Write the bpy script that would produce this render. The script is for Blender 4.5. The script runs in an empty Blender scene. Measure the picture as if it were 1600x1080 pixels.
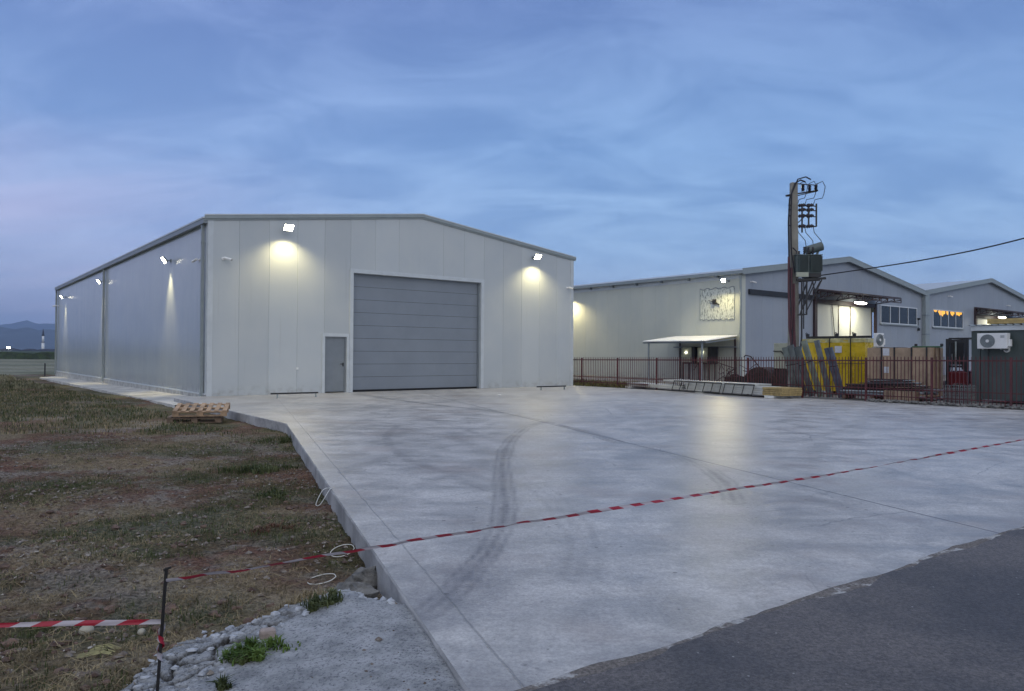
import bpy, math, random
import numpy as np
from mathutils import Vector, Matrix, Euler

random.seed(7)
rng = np.random.default_rng(7)
scene = bpy.context.scene
COL = scene.collection

# ------------------------------------------------------------------ camera
F, PIT, ROL, EYE = 1168.26, .011038, .006351, 1.5
cf = Vector((0, math.cos(PIT), math.sin(PIT))); cr0 = Vector((1, 0, 0)); cu0 = Vector((0, -math.sin(PIT), math.cos(PIT)))
cr = cr0*math.cos(ROL) + cu0*math.sin(ROL); cu = -cr0*math.sin(ROL) + cu0*math.cos(ROL)
EYEP = Vector((0, 0, EYE))
cd = bpy.data.cameras.new('camera'); cam = bpy.data.objects.new('camera', cd); COL.objects.link(cam)
cam.matrix_world = Matrix(((cr.x, cu.x, -cf.x, 0), (cr.y, cu.y, -cf.y, 0), (cr.z, cu.z, -cf.z, EYE), (0, 0, 0, 1)))
cd.sensor_width = 36; cd.lens = 36*F/1600; cd.clip_end = 20000; cd.clip_start = .05
scene.camera = cam
scene.view_settings.view_transform = 'Standard'; scene.view_settings.look = 'None'
scene.view_settings.exposure = .36; scene.view_settings.gamma = 1
scene.cycles.max_bounces = 6; scene.cycles.diffuse_bounces = 3; scene.cycles.volume_bounces = 0
scene.cycles.sample_clamp_indirect = 4
scene.cycles.use_denoising = True

# ------------------------------------------------------------------ world (dusk sky, high thin cloud)
W = bpy.data.worlds.new("World"); scene.world = W; W.use_nodes = True
nt = W.node_tree; nt.nodes.clear()
def N(nt, t, **k):
    n = nt.nodes.new(t)
    for a, b in k.items():
        if a in ('inputs',): continue
        setattr(n, a, b)
    return n
def math_(nt, op, a, b=None, c=None, clamp=False):
    n = nt.nodes.new('ShaderNodeMath'); n.operation = op; n.use_clamp = clamp
    for i, v in enumerate((a, b, c)):
        if v is None: continue
        if hasattr(v, 'links'): nt.links.new(v, n.inputs[i])
        else: n.inputs[i].default_value = v
    return n.outputs[0]
def mapr(nt, v, a, b, c=0., d=1., smooth=True):
    n = nt.nodes.new('ShaderNodeMapRange'); n.interpolation_type = 'SMOOTHSTEP' if smooth else 'LINEAR'
    nt.links.new(v, n.inputs['Value'])
    for k, x in zip(('From Min', 'From Max', 'To Min', 'To Max'), (a, b, c, d)): n.inputs[k].default_value = x
    return n.outputs['Result']
def mixc(nt, f, a, b, mode='MIX'):
    n = nt.nodes.new('ShaderNodeMix'); n.data_type = 'RGBA'; n.blend_type = mode
    for s, v in ((n.inputs[0], f), (n.inputs[6], a), (n.inputs[7], b)):
        if hasattr(v, 'links'): nt.links.new(v, s)
        elif isinstance(v, (int, float)): s.default_value = v
        else: s.default_value = (*v[:3], 1)
    return n.outputs[2]
def noise(nt, vec, scale, detail=4, rough=.55, dist=0., out='Fac', lac=2.):
    n = nt.nodes.new('ShaderNodeTexNoise')
    if vec is not None: nt.links.new(vec, n.inputs['Vector'])
    n.inputs['Scale'].default_value = scale; n.inputs['Detail'].default_value = detail
    n.inputs['Roughness'].default_value = rough; n.inputs['Distortion'].default_value = dist
    n.inputs['Lacunarity'].default_value = lac
    return n.outputs[out]
def s2l(*c):
    return tuple(((x/255)/12.92 if x/255 <= .04045 else ((x/255+.055)/1.055)**2.4) for x in c)

SUN_EL, SUN_ROT = math.radians(1.5), math.radians(205)
tc = N(nt, 'ShaderNodeTexCoord'); gen = tc.outputs['Generated']
sep = N(nt, 'ShaderNodeSeparateXYZ'); nt.links.new(gen, sep.inputs[0])
X, Y, Z = sep.outputs
zc = math_(nt, 'MAXIMUM', Z, 0.)
zz = math_(nt, 'ADD', zc, .26)
px = math_(nt, 'DIVIDE', X, zz); py = math_(nt, 'DIVIDE', Y, zz)
cmb = N(nt, 'ShaderNodeCombineXYZ'); nt.links.new(px, cmb.inputs[0]); nt.links.new(py, cmb.inputs[1])
mp = N(nt, 'ShaderNodeMapping'); nt.links.new(cmb.outputs[0], mp.inputs[0])
mp.inputs['Rotation'].default_value = (0, 0, .35); mp.inputs['Scale'].default_value = (.75, 1.35, 1)
n1 = noise(nt, mp.outputs[0], .9, 6, .55, .5)
n2 = noise(nt, mp.outputs[0], 3.2, 8, .6, .8)
n3 = noise(nt, mp.outputs[0], .35, 3, .5, .2)
cl = math_(nt, 'ADD', math_(nt, 'MULTIPLY', n1, .52), math_(nt, 'MULTIPLY', n2, .48))
cl = mapr(nt, cl, .38, .62)
grad = N(nt, 'ShaderNodeValToRGB'); nt.links.new(zc, grad.inputs[0])
e = grad.color_ramp.elements
e[0].position = 0.; e[0].color = (*s2l(186, 206, 228), 1)
e[1].position = 1.; e[1].color = (*s2l(96, 124, 176), 1)
for p, c in ((.05, (170, 198, 230)), (.13, (143, 178, 220)), (.26, (124, 160, 208)), (.42, (106, 134, 186)), (.6, (98, 122, 177))):
    x = e.new(p); x.color = (*s2l(*c), 1)
dark = mixc(nt, 1., grad.outputs[0], (.75, .81, .87), 'MULTIPLY')
lite = mixc(nt, 1., grad.outputs[0], (1.26, 1.20, 1.12), 'MULTIPLY')
skyc = mixc(nt, cl, dark, lite)
lav = math_(nt, 'MULTIPLY', mapr(nt, X, .25, -.5), .55)
skyc = mixc(nt, lav, skyc, mixc(nt, 1., skyc, (1.20, 1.02, 1.04), 'MULTIPLY'))
# rosy band low on the left, after sunset
pk = math_(nt, 'MULTIPLY', mapr(nt, X, -.15, -.6), math_(nt, 'MULTIPLY', mapr(nt, zc, .34, .08), mapr(nt, n1, .30, .58)))
skyc = mixc(nt, math_(nt, 'MULTIPLY', pk, .75), skyc, s2l(205, 196, 228))
# darker cloud bank upper left/right
bank = math_(nt, 'MULTIPLY', mapr(nt, n3, .42, .62), .35)
skyc = mixc(nt, bank, skyc, mixc(nt, 1., grad.outputs[0], (.80, .80, .88), 'MULTIPLY'))
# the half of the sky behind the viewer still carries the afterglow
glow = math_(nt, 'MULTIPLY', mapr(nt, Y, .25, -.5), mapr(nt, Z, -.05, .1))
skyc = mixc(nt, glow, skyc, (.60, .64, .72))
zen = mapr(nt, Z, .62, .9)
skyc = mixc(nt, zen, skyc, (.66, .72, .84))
sky = N(nt, 'ShaderNodeTexSky'); sky.sky_type = 'NISHITA'; sky.sun_disc = False
sky.sun_elevation = SUN_EL; sky.sun_rotation = SUN_ROT
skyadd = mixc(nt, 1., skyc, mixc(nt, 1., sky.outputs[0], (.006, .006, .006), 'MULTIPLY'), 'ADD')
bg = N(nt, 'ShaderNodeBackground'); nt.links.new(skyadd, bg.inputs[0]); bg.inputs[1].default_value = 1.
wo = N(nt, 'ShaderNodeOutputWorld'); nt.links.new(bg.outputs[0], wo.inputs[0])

# weak, very soft last light from behind the viewer
sl = bpy.data.lights.new('sun', 'SUN'); sl.energy = .25; sl.angle = math.radians(25); sl.color = (1, .9, .82)
so = bpy.data.objects.new('sun', sl); COL.objects.link(so); so.rotation_euler = (math.radians(60), 0, math.radians(25))

# ------------------------------------------------------------------ frames and pixels
YAW = .6665
ue = Vector((math.cos(YAW), math.sin(YAW), 0)); us = Vector((-ue.y, ue.x, 0)); UA = Vector((-10.276, 25.18, 0))
def P(u, v, z=0): return UA + ue*u + us*v + Vector((0, 0, z))
def UV(p): d = Vector(p) - UA; return d.dot(ue), d.dot(us)
def ray(px, py): return cf + cr*((px-800)/F) - cu*((py-540)/F)
def at(px, py, z=0): d = ray(px, py); return EYEP + d*((z-EYE)/d.z)

# ------------------------------------------------------------------ mesh builder
class MB:
    def __init__(s): s.v = []; s.f = []
    def quad(s, *p):
        i = len(s.v); s.v += [tuple(q) for q in p]; s.f.append(tuple(range(i, i+len(p)))); return s
    def box(s, x0, x1, y0, y1, z0, z1, M=None):
        c = [Vector((x, y, z)) for z in (z0, z1) for x, y in ((x0, y0), (x1, y0), (x1, y1), (x0, y1))]
        if M is not None: c = [M @ q for q in c]
        i = len(s.v); s.v += [tuple(q) for q in c]
        s.f += [tuple(i+k for k in f) for f in ((0, 3, 2, 1), (4, 5, 6, 7), (0, 1, 5, 4), (1, 2, 6, 5), (2, 3, 7, 6), (3, 0, 4, 7))]
        return s
    def bar(s, a, b, w, h=None):
        a = Vector(a); b = Vector(b); h = h or w; d = b-a; L = d.length
        if L < 1e-6: return s
        q = d.to_track_quat('Y', 'Z').to_matrix().to_4x4(); M = Matrix.Translation(a) @ q
        return s.box(-w/2, w/2, 0, L, -h/2, h/2, M)
    def tube(s, pts, r, n=8, cap=True):
        pts = [Vector(p) for p in pts]; rs = r if isinstance(r, (list, tuple)) else [r]*len(pts)
        i0 = len(s.v); up = None
        for k, p in enumerate(pts):
            d = (pts[min(k+1, len(pts)-1)] - pts[max(k-1, 0)]).normalized()
            if up is None:
                up = Vector((0, 0, 1)) if abs(d.z) < .9 else Vector((1, 0, 0))
            x = d.cross(up).normalized(); up = x.cross(d).normalized()
            for j in range(n):
                a = 2*math.pi*j/n; s.v.append(tuple(p + (x*math.cos(a) + up*math.sin(a))*rs[k]))
        for k in range(len(pts)-1):
            for j in range(n):
                a, b = i0+k*n+j, i0+k*n+(j+1) % n; s.f.append((a, b, b+n, a+n))
        if cap:
            s.f.append(tuple(i0+j for j in range(n))[::-1]); s.f.append(tuple(i0+(len(pts)-1)*n+j for j in range(n)))
        return s
    def prism(s, poly, z0, z1):
        n = len(poly); i = len(s.v)
        s.v += [(x, y, z0) for x, y in poly] + [(x, y, z1) for x, y in poly]
        s.f.append(tuple(range(i, i+n))[::-1]); s.f.append(tuple(range(i+n, i+2*n)))
        for k in range(n): s.f.append((i+k, i+(k+1) % n, i+n+(k+1) % n, i+n+k))
        return s
    def blob(s, c, r, sx=1, sy=1, sz=1, jit=.15, seg=8, rings=6, rot=0, rnd=None):
        R = rnd or random; c = Vector(c); i = len(s.v); ca, sa = math.cos(rot), math.sin(rot)
        for a in range(rings+1):
            th = math.pi*a/rings
            for b in range(seg):
                ph = 2*math.pi*b/seg; k = r*(1+R.uniform(-jit, jit)) if 0 < a < rings else r
                x, y, z = math.sin(th)*math.cos(ph)*k*sx, math.sin(th)*math.sin(ph)*k*sy, math.cos(th)*k*sz
                s.v.append((c.x+x*ca-y*sa, c.y+x*sa+y*ca, c.z+z))
        for a in range(rings):
            for b in range(seg):
                p, q = i+a*seg+b, i+a*seg+(b+1) % seg; s.f.append((p, p+seg, q+seg, q))
        return s
    def build(s, name, mat, parent=None, smooth=False, bevel=0, loc=None, rz=0):
        me = bpy.data.meshes.new(name); me.from_pydata(s.v, [], s.f); me.validate()
        me.materials.append(mat)
        if smooth: me.polygons.foreach_set('use_smooth', [True]*len(me.polygons))
        o = bpy.data.objects.new(name, me); COL.objects.link(o)
        if parent is not None: o.parent = parent
        if loc is not None: o.location = loc
        o.rotation_euler.z = rz
        if bevel:
            b = o.modifiers.new('bevel', 'BEVEL'); b.width = bevel; b.segments = 2; b.limit_method = 'ANGLE'
        return o
def tag(o, label=None, cat=None, group=None, kind=None):
    if label: o['label'] = label
    if cat: o['category'] = cat
    if group: o['group'] = group
    if kind: o['kind'] = kind
    return o
def thing(name, label, cat, loc=(0, 0, 0), rz=0, group=None):
    o = bpy.data.objects.new(name, None); COL.objects.link(o); o.empty_display_size = .1
    o.location = loc; o.rotation_euler.z = rz
    return tag(o, label, cat, group)
def dup(root, loc, rz=None, label=None, group=None):
    r = root.copy(); COL.objects.link(r); r.location = loc
    if rz is not None: r.rotation_euler.z = rz
    if label: r['label'] = label
    if group: r['group'] = group
    for ch in list(root.children):
        c = ch.copy(); COL.objects.link(c); c.parent = r
        for g in list(ch.children):
            d = g.copy(); COL.objects.link(d); d.parent = c
    return r

# ------------------------------------------------------------------ materials
def mat(name, col, rough=.6, metal=0., var=.12, vscale=3., bump=0., bscale=40., emit=None, estr=0., spec=.5, fine=0.):
    m = bpy.data.materials.new(name); m.use_nodes = True; t = m.node_tree; b = t.nodes['Principled BSDF']
    c = N(t, 'ShaderNodeTexCoord').outputs['Object']
    n = noise(t, c, vscale, 6, .6)
    lo = tuple(x*(1-var) for x in col); hi = tuple(min(1, x*(1+var)) for x in col)
    cc = mixc(t, mapr(t, n, .3, .7), lo, hi)
    if fine:
        cc = mixc(t, fine, cc, mixc(t, 1., cc, mixc(t, noise(t, c, vscale*25, 3, .7), (.3, .3, .3), (1.6, 1.6, 1.6)), 'MULTIPLY'))
    t.links.new(cc, b.inputs['Base Color'])
    t.links.new(mapr(t, n, .2, .8, max(0, rough-.08), min(1, rough+.08)), b.inputs['Roughness'])
    b.inputs['Metallic'].default_value = metal; b.inputs['Specular IOR Level'].default_value = spec
    if bump:
        bp = N(t, 'ShaderNodeBump'); bp.inputs['Strength'].default_value = 1; bp.inputs['Distance'].default_value = bump
        t.links.new(noise(t, c, bscale, 5, .6), bp.inputs['Height']); t.links.new(bp.outputs[0], b.inputs['Normal'])
    if emit:
        b.inputs['Emission Color'].default_value = (*emit, 1); b.inputs['Emission Strength'].default_value = estr
    return m
def panel_mat(name, col, rough, axis, tint=.05, pitch=1.047):
    """coated sandwich panel: every panel a shade different, soft dirt near the foot"""
    m = bpy.data.materials.new(name); m.use_nodes = True; t = m.node_tree; b = t.nodes['Principled BSDF']
    c = N(t, 'ShaderNodeTexCoord').outputs['Object']
    s = N(t, 'ShaderNodeSeparateXYZ'); t.links.new(c, s.inputs[0])
    k = math_(t, 'FLOOR', math_(t, 'DIVIDE', s.outputs[axis], pitch))
    w = N(t, 'ShaderNodeTexWhiteNoise', noise_dimensions='1D'); t.links.new(k, w.inputs['W'])
    base = mixc(t, w.outputs[0], tuple(x*(1-tint) for x in col), tuple(x*(1+tint) for x in col))
    n = noise(t, c, .6, 5, .6)
    base = mixc(t, 1., base, mixc(t, mapr(t, n, .3, .7), (.94, .95, .96), (1.03, 1.02, 1.0)), 'MULTIPLY')
    d = math_(t, 'MULTIPLY', mapr(t, s.outputs[2], .5, 0.), mapr(t, noise(t, c, 4, 5, .7), .4, .75, 0, .5))
    base = mixc(t, d, base, (.20, .18, .15))
    sv = N(t, 'ShaderNodeMapping'); t.links.new(c, sv.inputs[0]); sv.inputs['Scale'].default_value = (9, 9, .18)
    base = mixc(t, mapr(t, noise(t, sv.outputs[0], 1., 5, .7), .56, .78, 0, .22), base, (.22, .21, .18))
    t.links.new(base, b.inputs['Base Color'])
    st = N(t, 'ShaderNodeMapping'); t.links.new(c, st.inputs[0]); st.inputs['Scale'].default_value = (6, 6, .3)
    t.links.new(mapr(t, noise(t, st.outputs[0], .4, 3, .5), .3, .7, rough-.02, rough+.03), b.inputs['Roughness'])
    bp = N(t, 'ShaderNodeBump'); bp.inputs['Distance'].default_value = .0012; bp.inputs['Strength'].default_value = .35
    t.links.new(noise(t, st.outputs[0], .35, 2, .5), bp.inputs['Height']); t.links.new(bp.outputs[0], b.inputs['Normal'])
    return m

M = {}
M['wall_front'] = panel_mat('front_panels', (.47, .505, .52), .42, 0)
M['wall_side'] = panel_mat('side_panels', (.43, .47, .50), .17, 1, .006)
M['trim'] = mat('light_trim', (.52, .56, .58), .4, var=.05)
M['trim_grey'] = mat('grey_trim', (.27, .31, .32), .45, var=.06)
M['gutter'] = mat('gutter_grey', (.20, .23, .25), .4, var=.08)
M['roof'] = mat('roof_sheet', (.42, .45, .47), .45, var=.06)
M['rdoor'] = mat('roller_door', (.225, .255, .29), .5, var=.05, vscale=1.)
M['pdoor'] = mat('grey_door', (.20, .225, .245), .45, var=.05)
M['rubber'] = mat('black_rubber', (.012, .012, .013), .7)
M['black'] = mat('black_steel', (.018, .018, .02), .5)
M['plinth'] = mat('plinth_concrete', (.40, .40, .38), .85, var=.3, vscale=3, bump=.006, bscale=25, fine=.4)
M['white'] = mat('white_plastic', (.75, .76, .76), .4, var=.04)
M['lens'] = mat('dark_lens', (.01, .01, .012), .1)
M['lamp'] = mat('lamp_front', (.9, .9, .9), .4, emit=(1., .93, .66), estr=30.)
M['lamp_small'] = mat('lamp_small_front', (.9, .9, .9), .4, emit=(1., .95, .74), estr=30.)
M['lamp_corner'] = mat('lamp_corner_front', (.9, .9, .9), .4, emit=(1., .97, .70), estr=90.)
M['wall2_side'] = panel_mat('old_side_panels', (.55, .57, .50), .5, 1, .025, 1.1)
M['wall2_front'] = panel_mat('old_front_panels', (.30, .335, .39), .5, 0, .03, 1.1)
M['maroon'] = mat('maroon_steel', (.038, .017, .017), .5, var=.25)
M['red_fence'] = mat('fence_paint', (.085, .020, .024), .55, var=.3, vscale=5)
M['glass'] = mat('window_glass', (.02, .025, .03), .12, var=.3, vscale=.8, spec=.35)
M['winframe'] = mat('window_frame_white', (.62, .65, .68), .4, var=.04)
M['gal'] = mat('galvanised_steel', (.30, .34, .34), .4, .6, var=.25, vscale=4)
M['pole'] = mat('pole_concrete', (.24, .23, .20), .85, var=.2, vscale=2, bump=.003, fine=.3)
M['tgreen'] = mat('transformer_green', (.085, .11, .108), .5, var=.15)
M['wire'] = mat('black_cable', (.012, .012, .018), .6)
M['pipe_red'] = mat('maroon_conduit', (.075, .022, .03), .5, var=.2)
M['insul'] = mat('brown_insulator', (.03, .025, .03), .25)
M['yellow'] = mat('yellow_wrap', (.60, .42, .012), .28, var=.2, vscale=2, bump=.03, bscale=3.5)
M['film'] = mat('clear_film', (.50, .46, .22), .15, var=.3, vscale=3, bump=.04, bscale=5)
M['ply'] = mat('plywood_sheet', (.37, .27, .185), .7, var=.2, vscale=3, fine=.3)
M['plyd'] = mat('crate_batten', (.17, .11, .07), .7, var=.2, vscale=6, fine=.3)
M['timber'] = mat('pale_timber', (.46, .33, .13), .7, var=.2, vscale=6, fine=.3)
M['paper'] = mat('white_paper', (.6, .62, .66), .6, var=.1, vscale=20)
M['cont'] = mat('container_green', (.055, .075, .072), .5, var=.15, vscale=1.5)
M['beige'] = mat('pale_cabinet', (.34, .36, .29), .5, var=.1)
M['rust'] = mat('rusty_steel', (.042, .030, .027), .8, var=.5, vscale=5, bump=.004, bscale=30)
M['red'] = mat('red_paint', (.15, .012, .016), .4, var=.1)
M['foam'] = mat('yellow_wool', (.36, .27, .12), .9, var=.25, vscale=8, bump=.01, bscale=60, fine=.4)
M['pwhite'] = mat('pale_panel', (.45, .46, .44), .5, var=.15, vscale=2.)
M['block'] = mat('white_block', (.7, .72, .7), .8, var=.08, vscale=8)
M['pallet'] = mat('pallet_wood', (.36, .245, .155), .8, var=.35, vscale=5, fine=.5)
M['pallet_old'] = mat('old_pallet_wood', (.17, .12, .085), .85, var=.35, vscale=5, fine=.5)
M['stone'] = mat('grey_stone', (.15, .148, .142), .9, var=.45, vscale=9, bump=.025, bscale=25, fine=.4)
M['stone_pale'] = mat('pale_stone', (.36, .34, .28), .85, var=.2, vscale=15, bump=.004, bscale=40, fine=.3)
M['brick_lump'] = mat('pinkish_lump', (.33, .27, .24), .9, var=.25, vscale=15, bump=.006, bscale=40, fine=.3)
M['string'] = mat('white_strap', (.62, .62, .58), .6)
M['stake'] = mat('rebar', (.016, .014, .014), .8, var=.4, vscale=20)
M['leaf_dry'] = mat('dry_leaf', (.24, .22, .10), .8, var=.3, vscale=20)

# ------------------------------------------------------------------ numpy noise
def _h(ix, iy, sd):
    h = (ix.astype(np.int64)*374761393 + iy.astype(np.int64)*668265263 + sd*974634777) & 0xffffffff
    h = ((h ^ (h >> 13))*1274126177) & 0xffffffff
    return ((h ^ (h >> 16)) & 0xffffff)/float(0xffffff)
def vn(x, y, sd=0):
    ix = np.floor(x); iy = np.floor(y); fx = x-ix; fy = y-iy
    fx = fx*fx*(3-2*fx); fy = fy*fy*(3-2*fy)
    a = _h(ix, iy, sd); b = _h(ix+1, iy, sd); c = _h(ix, iy+1, sd); d = _h(ix+1, iy+1, sd)
    return (a*(1-fx)+b*fx)*(1-fy) + (c*(1-fx)+d*fx)*fy
def fbm(x, y, f, o=4, sd=0, g=.5):
    r = 0; a = 1; s = 0
    for k in range(o):
        r = r + a*vn(x*f+17.3*k, y*f-9.1*k, sd+k); s += a; a *= g; f *= 2.03
    return r/s
def sst(x, a, b):
    t = np.clip((x-a)/(b-a), 0, 1); return t*t*(3-2*t)
def worley(x, y, f, sd=0):
    x = x*f; y = y*f; ix = np.floor(x); iy = np.floor(y)
    d1 = np.full(x.shape, 9.); d2 = np.full(x.shape, 9.); idn = np.zeros(x.shape)
    for i in (-1, 0, 1):
        for j in (-1, 0, 1):
            cx, cy = ix+i, iy+j
            qx = cx+_h(cx, cy, sd); qy = cy+_h(cx, cy, sd+5); d = np.hypot(x-qx, y-qy)
            m = d < d1; d2 = np.where(m, d1, np.minimum(d2, d)); idn = np.where(m, _h(cx, cy, sd+9), idn); d1 = np.where(m, d, d1)
    return d1, d2, idn

# ------------------------------------------------------------------ the slab outline (world xy)
SC = at(448, 662, 0); SA = at(272, 622, 0); SR = Vector((-.10, 3.13, 0))
R0 = at(860, 1080, 0); R1 = at(1600, 828, 0); rd = (R1-R0).normalized(); rn = Vector((-rd.y, rd.x, 0))
ed = (SC-SR).normalized(); en = Vector((ed.y, -ed.x, 0))      # along the left kerb, and into the slab
RR = R0 + rd*24.5
def seg_dist(x, y, a, b):
    ax, ay, bx, by = a[0], a[1], b[0], b[1]; dx, dy = bx-ax, by-ay; L = dx*dx+dy*dy
    t = np.clip(((x-ax)*dx+(y-ay)*dy)/L, 0, 1); return np.hypot(x-ax-t*dx, y-ay-t*dy)
def poly_dist(x, y, pts):
    d = None
    for a, b in zip(pts[:-1], pts[1:]):
        q = seg_dist(x, y, a, b); d = q if d is None else np.minimum(d, q)
    return d
def slab_side(x, y):        # signed distance outwards (positive = on the dirt side of the slab's left kerb)
    a = (x-SR.x)*(-en.x)+(y-SR.y)*(-en.y)
    d2 = (SC-SA).normalized(); n2 = Vector((d2.y, -d2.x, 0))
    b = (x-SA.x)*n2.x+(y-SA.y)*n2.y
    return np.where(y < SC.y, a, np.maximum(b, a*0+b))

# ------------------------------------------------------------------ ground
def cement_mask(x, y):
    # cement spill between slab corner and road: distance below a wavy line
    pts = [at(170, 1090, -.15), at(240, 1005, -.15), at(430, 955, -.15), at(500, 925, -.15), at(560, 905, -.1), at(640, 905, 0)]
    xs = np.array([p.x for p in pts]); ys = np.array([p.y for p in pts])
    yl = np.interp(x, xs, ys)
    m = yl - y + (fbm(x, y, 2.2, 4, 31)-.5)*.34 + (fbm(x, y, 11, 3, 32)-.5)*.16
    m = np.where(x < xs[0]+.0, -(xs[0]-x)*1.5 + (yl-y)*.3 + (fbm(x, y, 3, 3, 5)-.5)*.3, m)
    return m
def rubw(x): return .14 + .75*sst(-x, .75, 1.7)
def ground_z(x, y):
    z = -.20 + .07*(fbm(x, y, .35, 3, 1)-.5) + .045*(fbm(x, y, 1.6, 4, 2)-.5) + .050*(fbm(x, y, 6., 4, 3)-.5)
    near = sst(-y, -14, -9)
    w1, w2, wi = worley(x+.3*fbm(x, y, 3, 2, 8), y, 9., 4)
    clod = sst(fbm(x, y, .8, 3, 77), .42, .6)
    z = z + near*(.35+.65*clod)*.045*np.clip(.6-w1, 0, 1)*(wi > .35)
    cm = cement_mask(x, y)
    sd = slab_side(x, y)
    up = sst(cm, -.06, .5)
    ztop = -.03 - .13*sst(sd, .05, 1.5) + .012*(fbm(x, y, 5, 4, 12)-.5)
    z = z*(1-up) + ztop*up
    rub = sst(cm, -.04, .05)*(1-sst(cm, rubw(x), rubw(x)+.25))*sst(sd, .35, .9)
    b1, b2, bi = worley(x+.30*fbm(x, y, 3, 3, 19), y+.30*fbm(x, y, 3, 3, 20), 5.5, 14)
    c1, c2, ci = worley(x+.05*fbm(x, y, 8, 2, 29), y+.05*fbm(x, y, 8, 2, 30), 14., 24)
    z = z + rub*(np.minimum(c2-c1, .16)/.16*.014 - .012)
    z = z + rub*(np.minimum(b2-b1, .09)/.09*.035 - .032 + .028*(bi-.5) + .02*(fbm(x, y, 4, 2, 17)-.5) + .022*(fbm(x, y, 16, 3, 16)-.5))
    z = z + sst(cm, .0, .1)*.006*(fbm(x, y, 40, 3, 13)-.5)
    far = sst(y, 24, 45); z = z*(1-far) + (-.36 + .05*(fbm(x, y, .5, 3, 9)-.5))*far
    return z
GREEN = [(90, 762, 1.0), (40, 780, .7), (320, 745, .8), (430, 690, .9), (445, 672, .8), (400, 728, .9), (430, 772, .8), (210, 640, 1.8), (60, 625, 2.), (470, 700, .7),
         (60, 990, .35), (180, 985, .4), (220, 960, .35), (130, 985, .4), (330, 960, .3), (200, 850, .5), (120, 700, 1.2), (300, 700, .9), (510, 962, .1), (400, 1026, .13), (375, 1032, .08),
         (540, 880, .35), (520, 862, .3), (120, 620, 2.5), (30, 600, 4), (150, 610, 3)]
GP = [(at(a, b, -.2), r) for a, b, r in GREEN]
def green_mask(x, y):
    g = np.maximum(sst(fbm(x, y, .55, 4, 41), .50, .66)*.75, sst(y, 11, 20)*sst(fbm(x, y, .5, 4, 43), .3, .55)*.7)
    for p, r in GP: g = np.maximum(g, np.exp(-(((x-p.x)**2+(y-p.y)**2)/(r*r)))*(.5+.7*fbm(x, y, 3, 3, 44)))
    return np.clip(g, 0, 1)
STRAW = [(at(a, b, -.2), r) for a, b, r in [(110, 812, .55), (200, 805, .5), (60, 815, .5), (350, 690, .9), (250, 700, 1.), (480, 940, .18), (150, 660, 1.5), (510, 830, .3)]]
def straw_mask(x, y):
    g = sst(fbm(x, y, .8, 4, 51), .50, .66)*.85
    for p, r in STRAW: g = np.maximum(g, np.exp(-(((x-p.x)**2+(y-p.y)**2)/(r*r)))*(.5+.6*fbm(x, y, 4, 3, 54)))
    return np.clip(g, 0, 1)

def grid_obj(name, xs, ys, zf, m, attrs=(), keep=None, smooth=True):
    Xg, Yg = np.meshgrid(xs, ys); Zg = zf(Xg, Yg); n, k = Xg.shape
    co = np.stack([Xg.ravel(), Yg.ravel(), Zg.ravel()], 1)
    i = np.arange(n*k).reshape(n, k); q = np.stack([i[:-1, :-1], i[:-1, 1:], i[1:, 1:], i[1:, :-1]], -1).reshape(-1, 4)
    if keep is not None:
        cx = (Xg[:-1, :-1]+Xg[1:, 1:]).ravel()/2; cy = (Yg[:-1, :-1]+Yg[1:, 1:]).ravel()/2; q = q[keep(cx, cy)]
    me = bpy.data.meshes.new(name); me.vertices.add(len(co)); me.vertices.foreach_set('co', co.ravel())
    me.loops.add(q.size); me.loops.foreach_set('vertex_index', q.ravel().astype(np.int32))
    me.polygons.add(len(q)); me.polygons.foreach_set('loop_start', np.arange(0, q.size, 4, dtype=np.int32))
    if smooth: me.polygons.foreach_set('use_smooth', np.ones(len(q), bool))
    for an, af in attrs:
        a = me.attributes.new(an, 'FLOAT', 'POINT'); a.data.foreach_set('value', af(Xg, Yg).ravel().astype(np.float32))
    me.update(); me.validate(); me.materials.append(m)
    o = bpy.data.objects.new(name, me); COL.objects.link(o); return o

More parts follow.
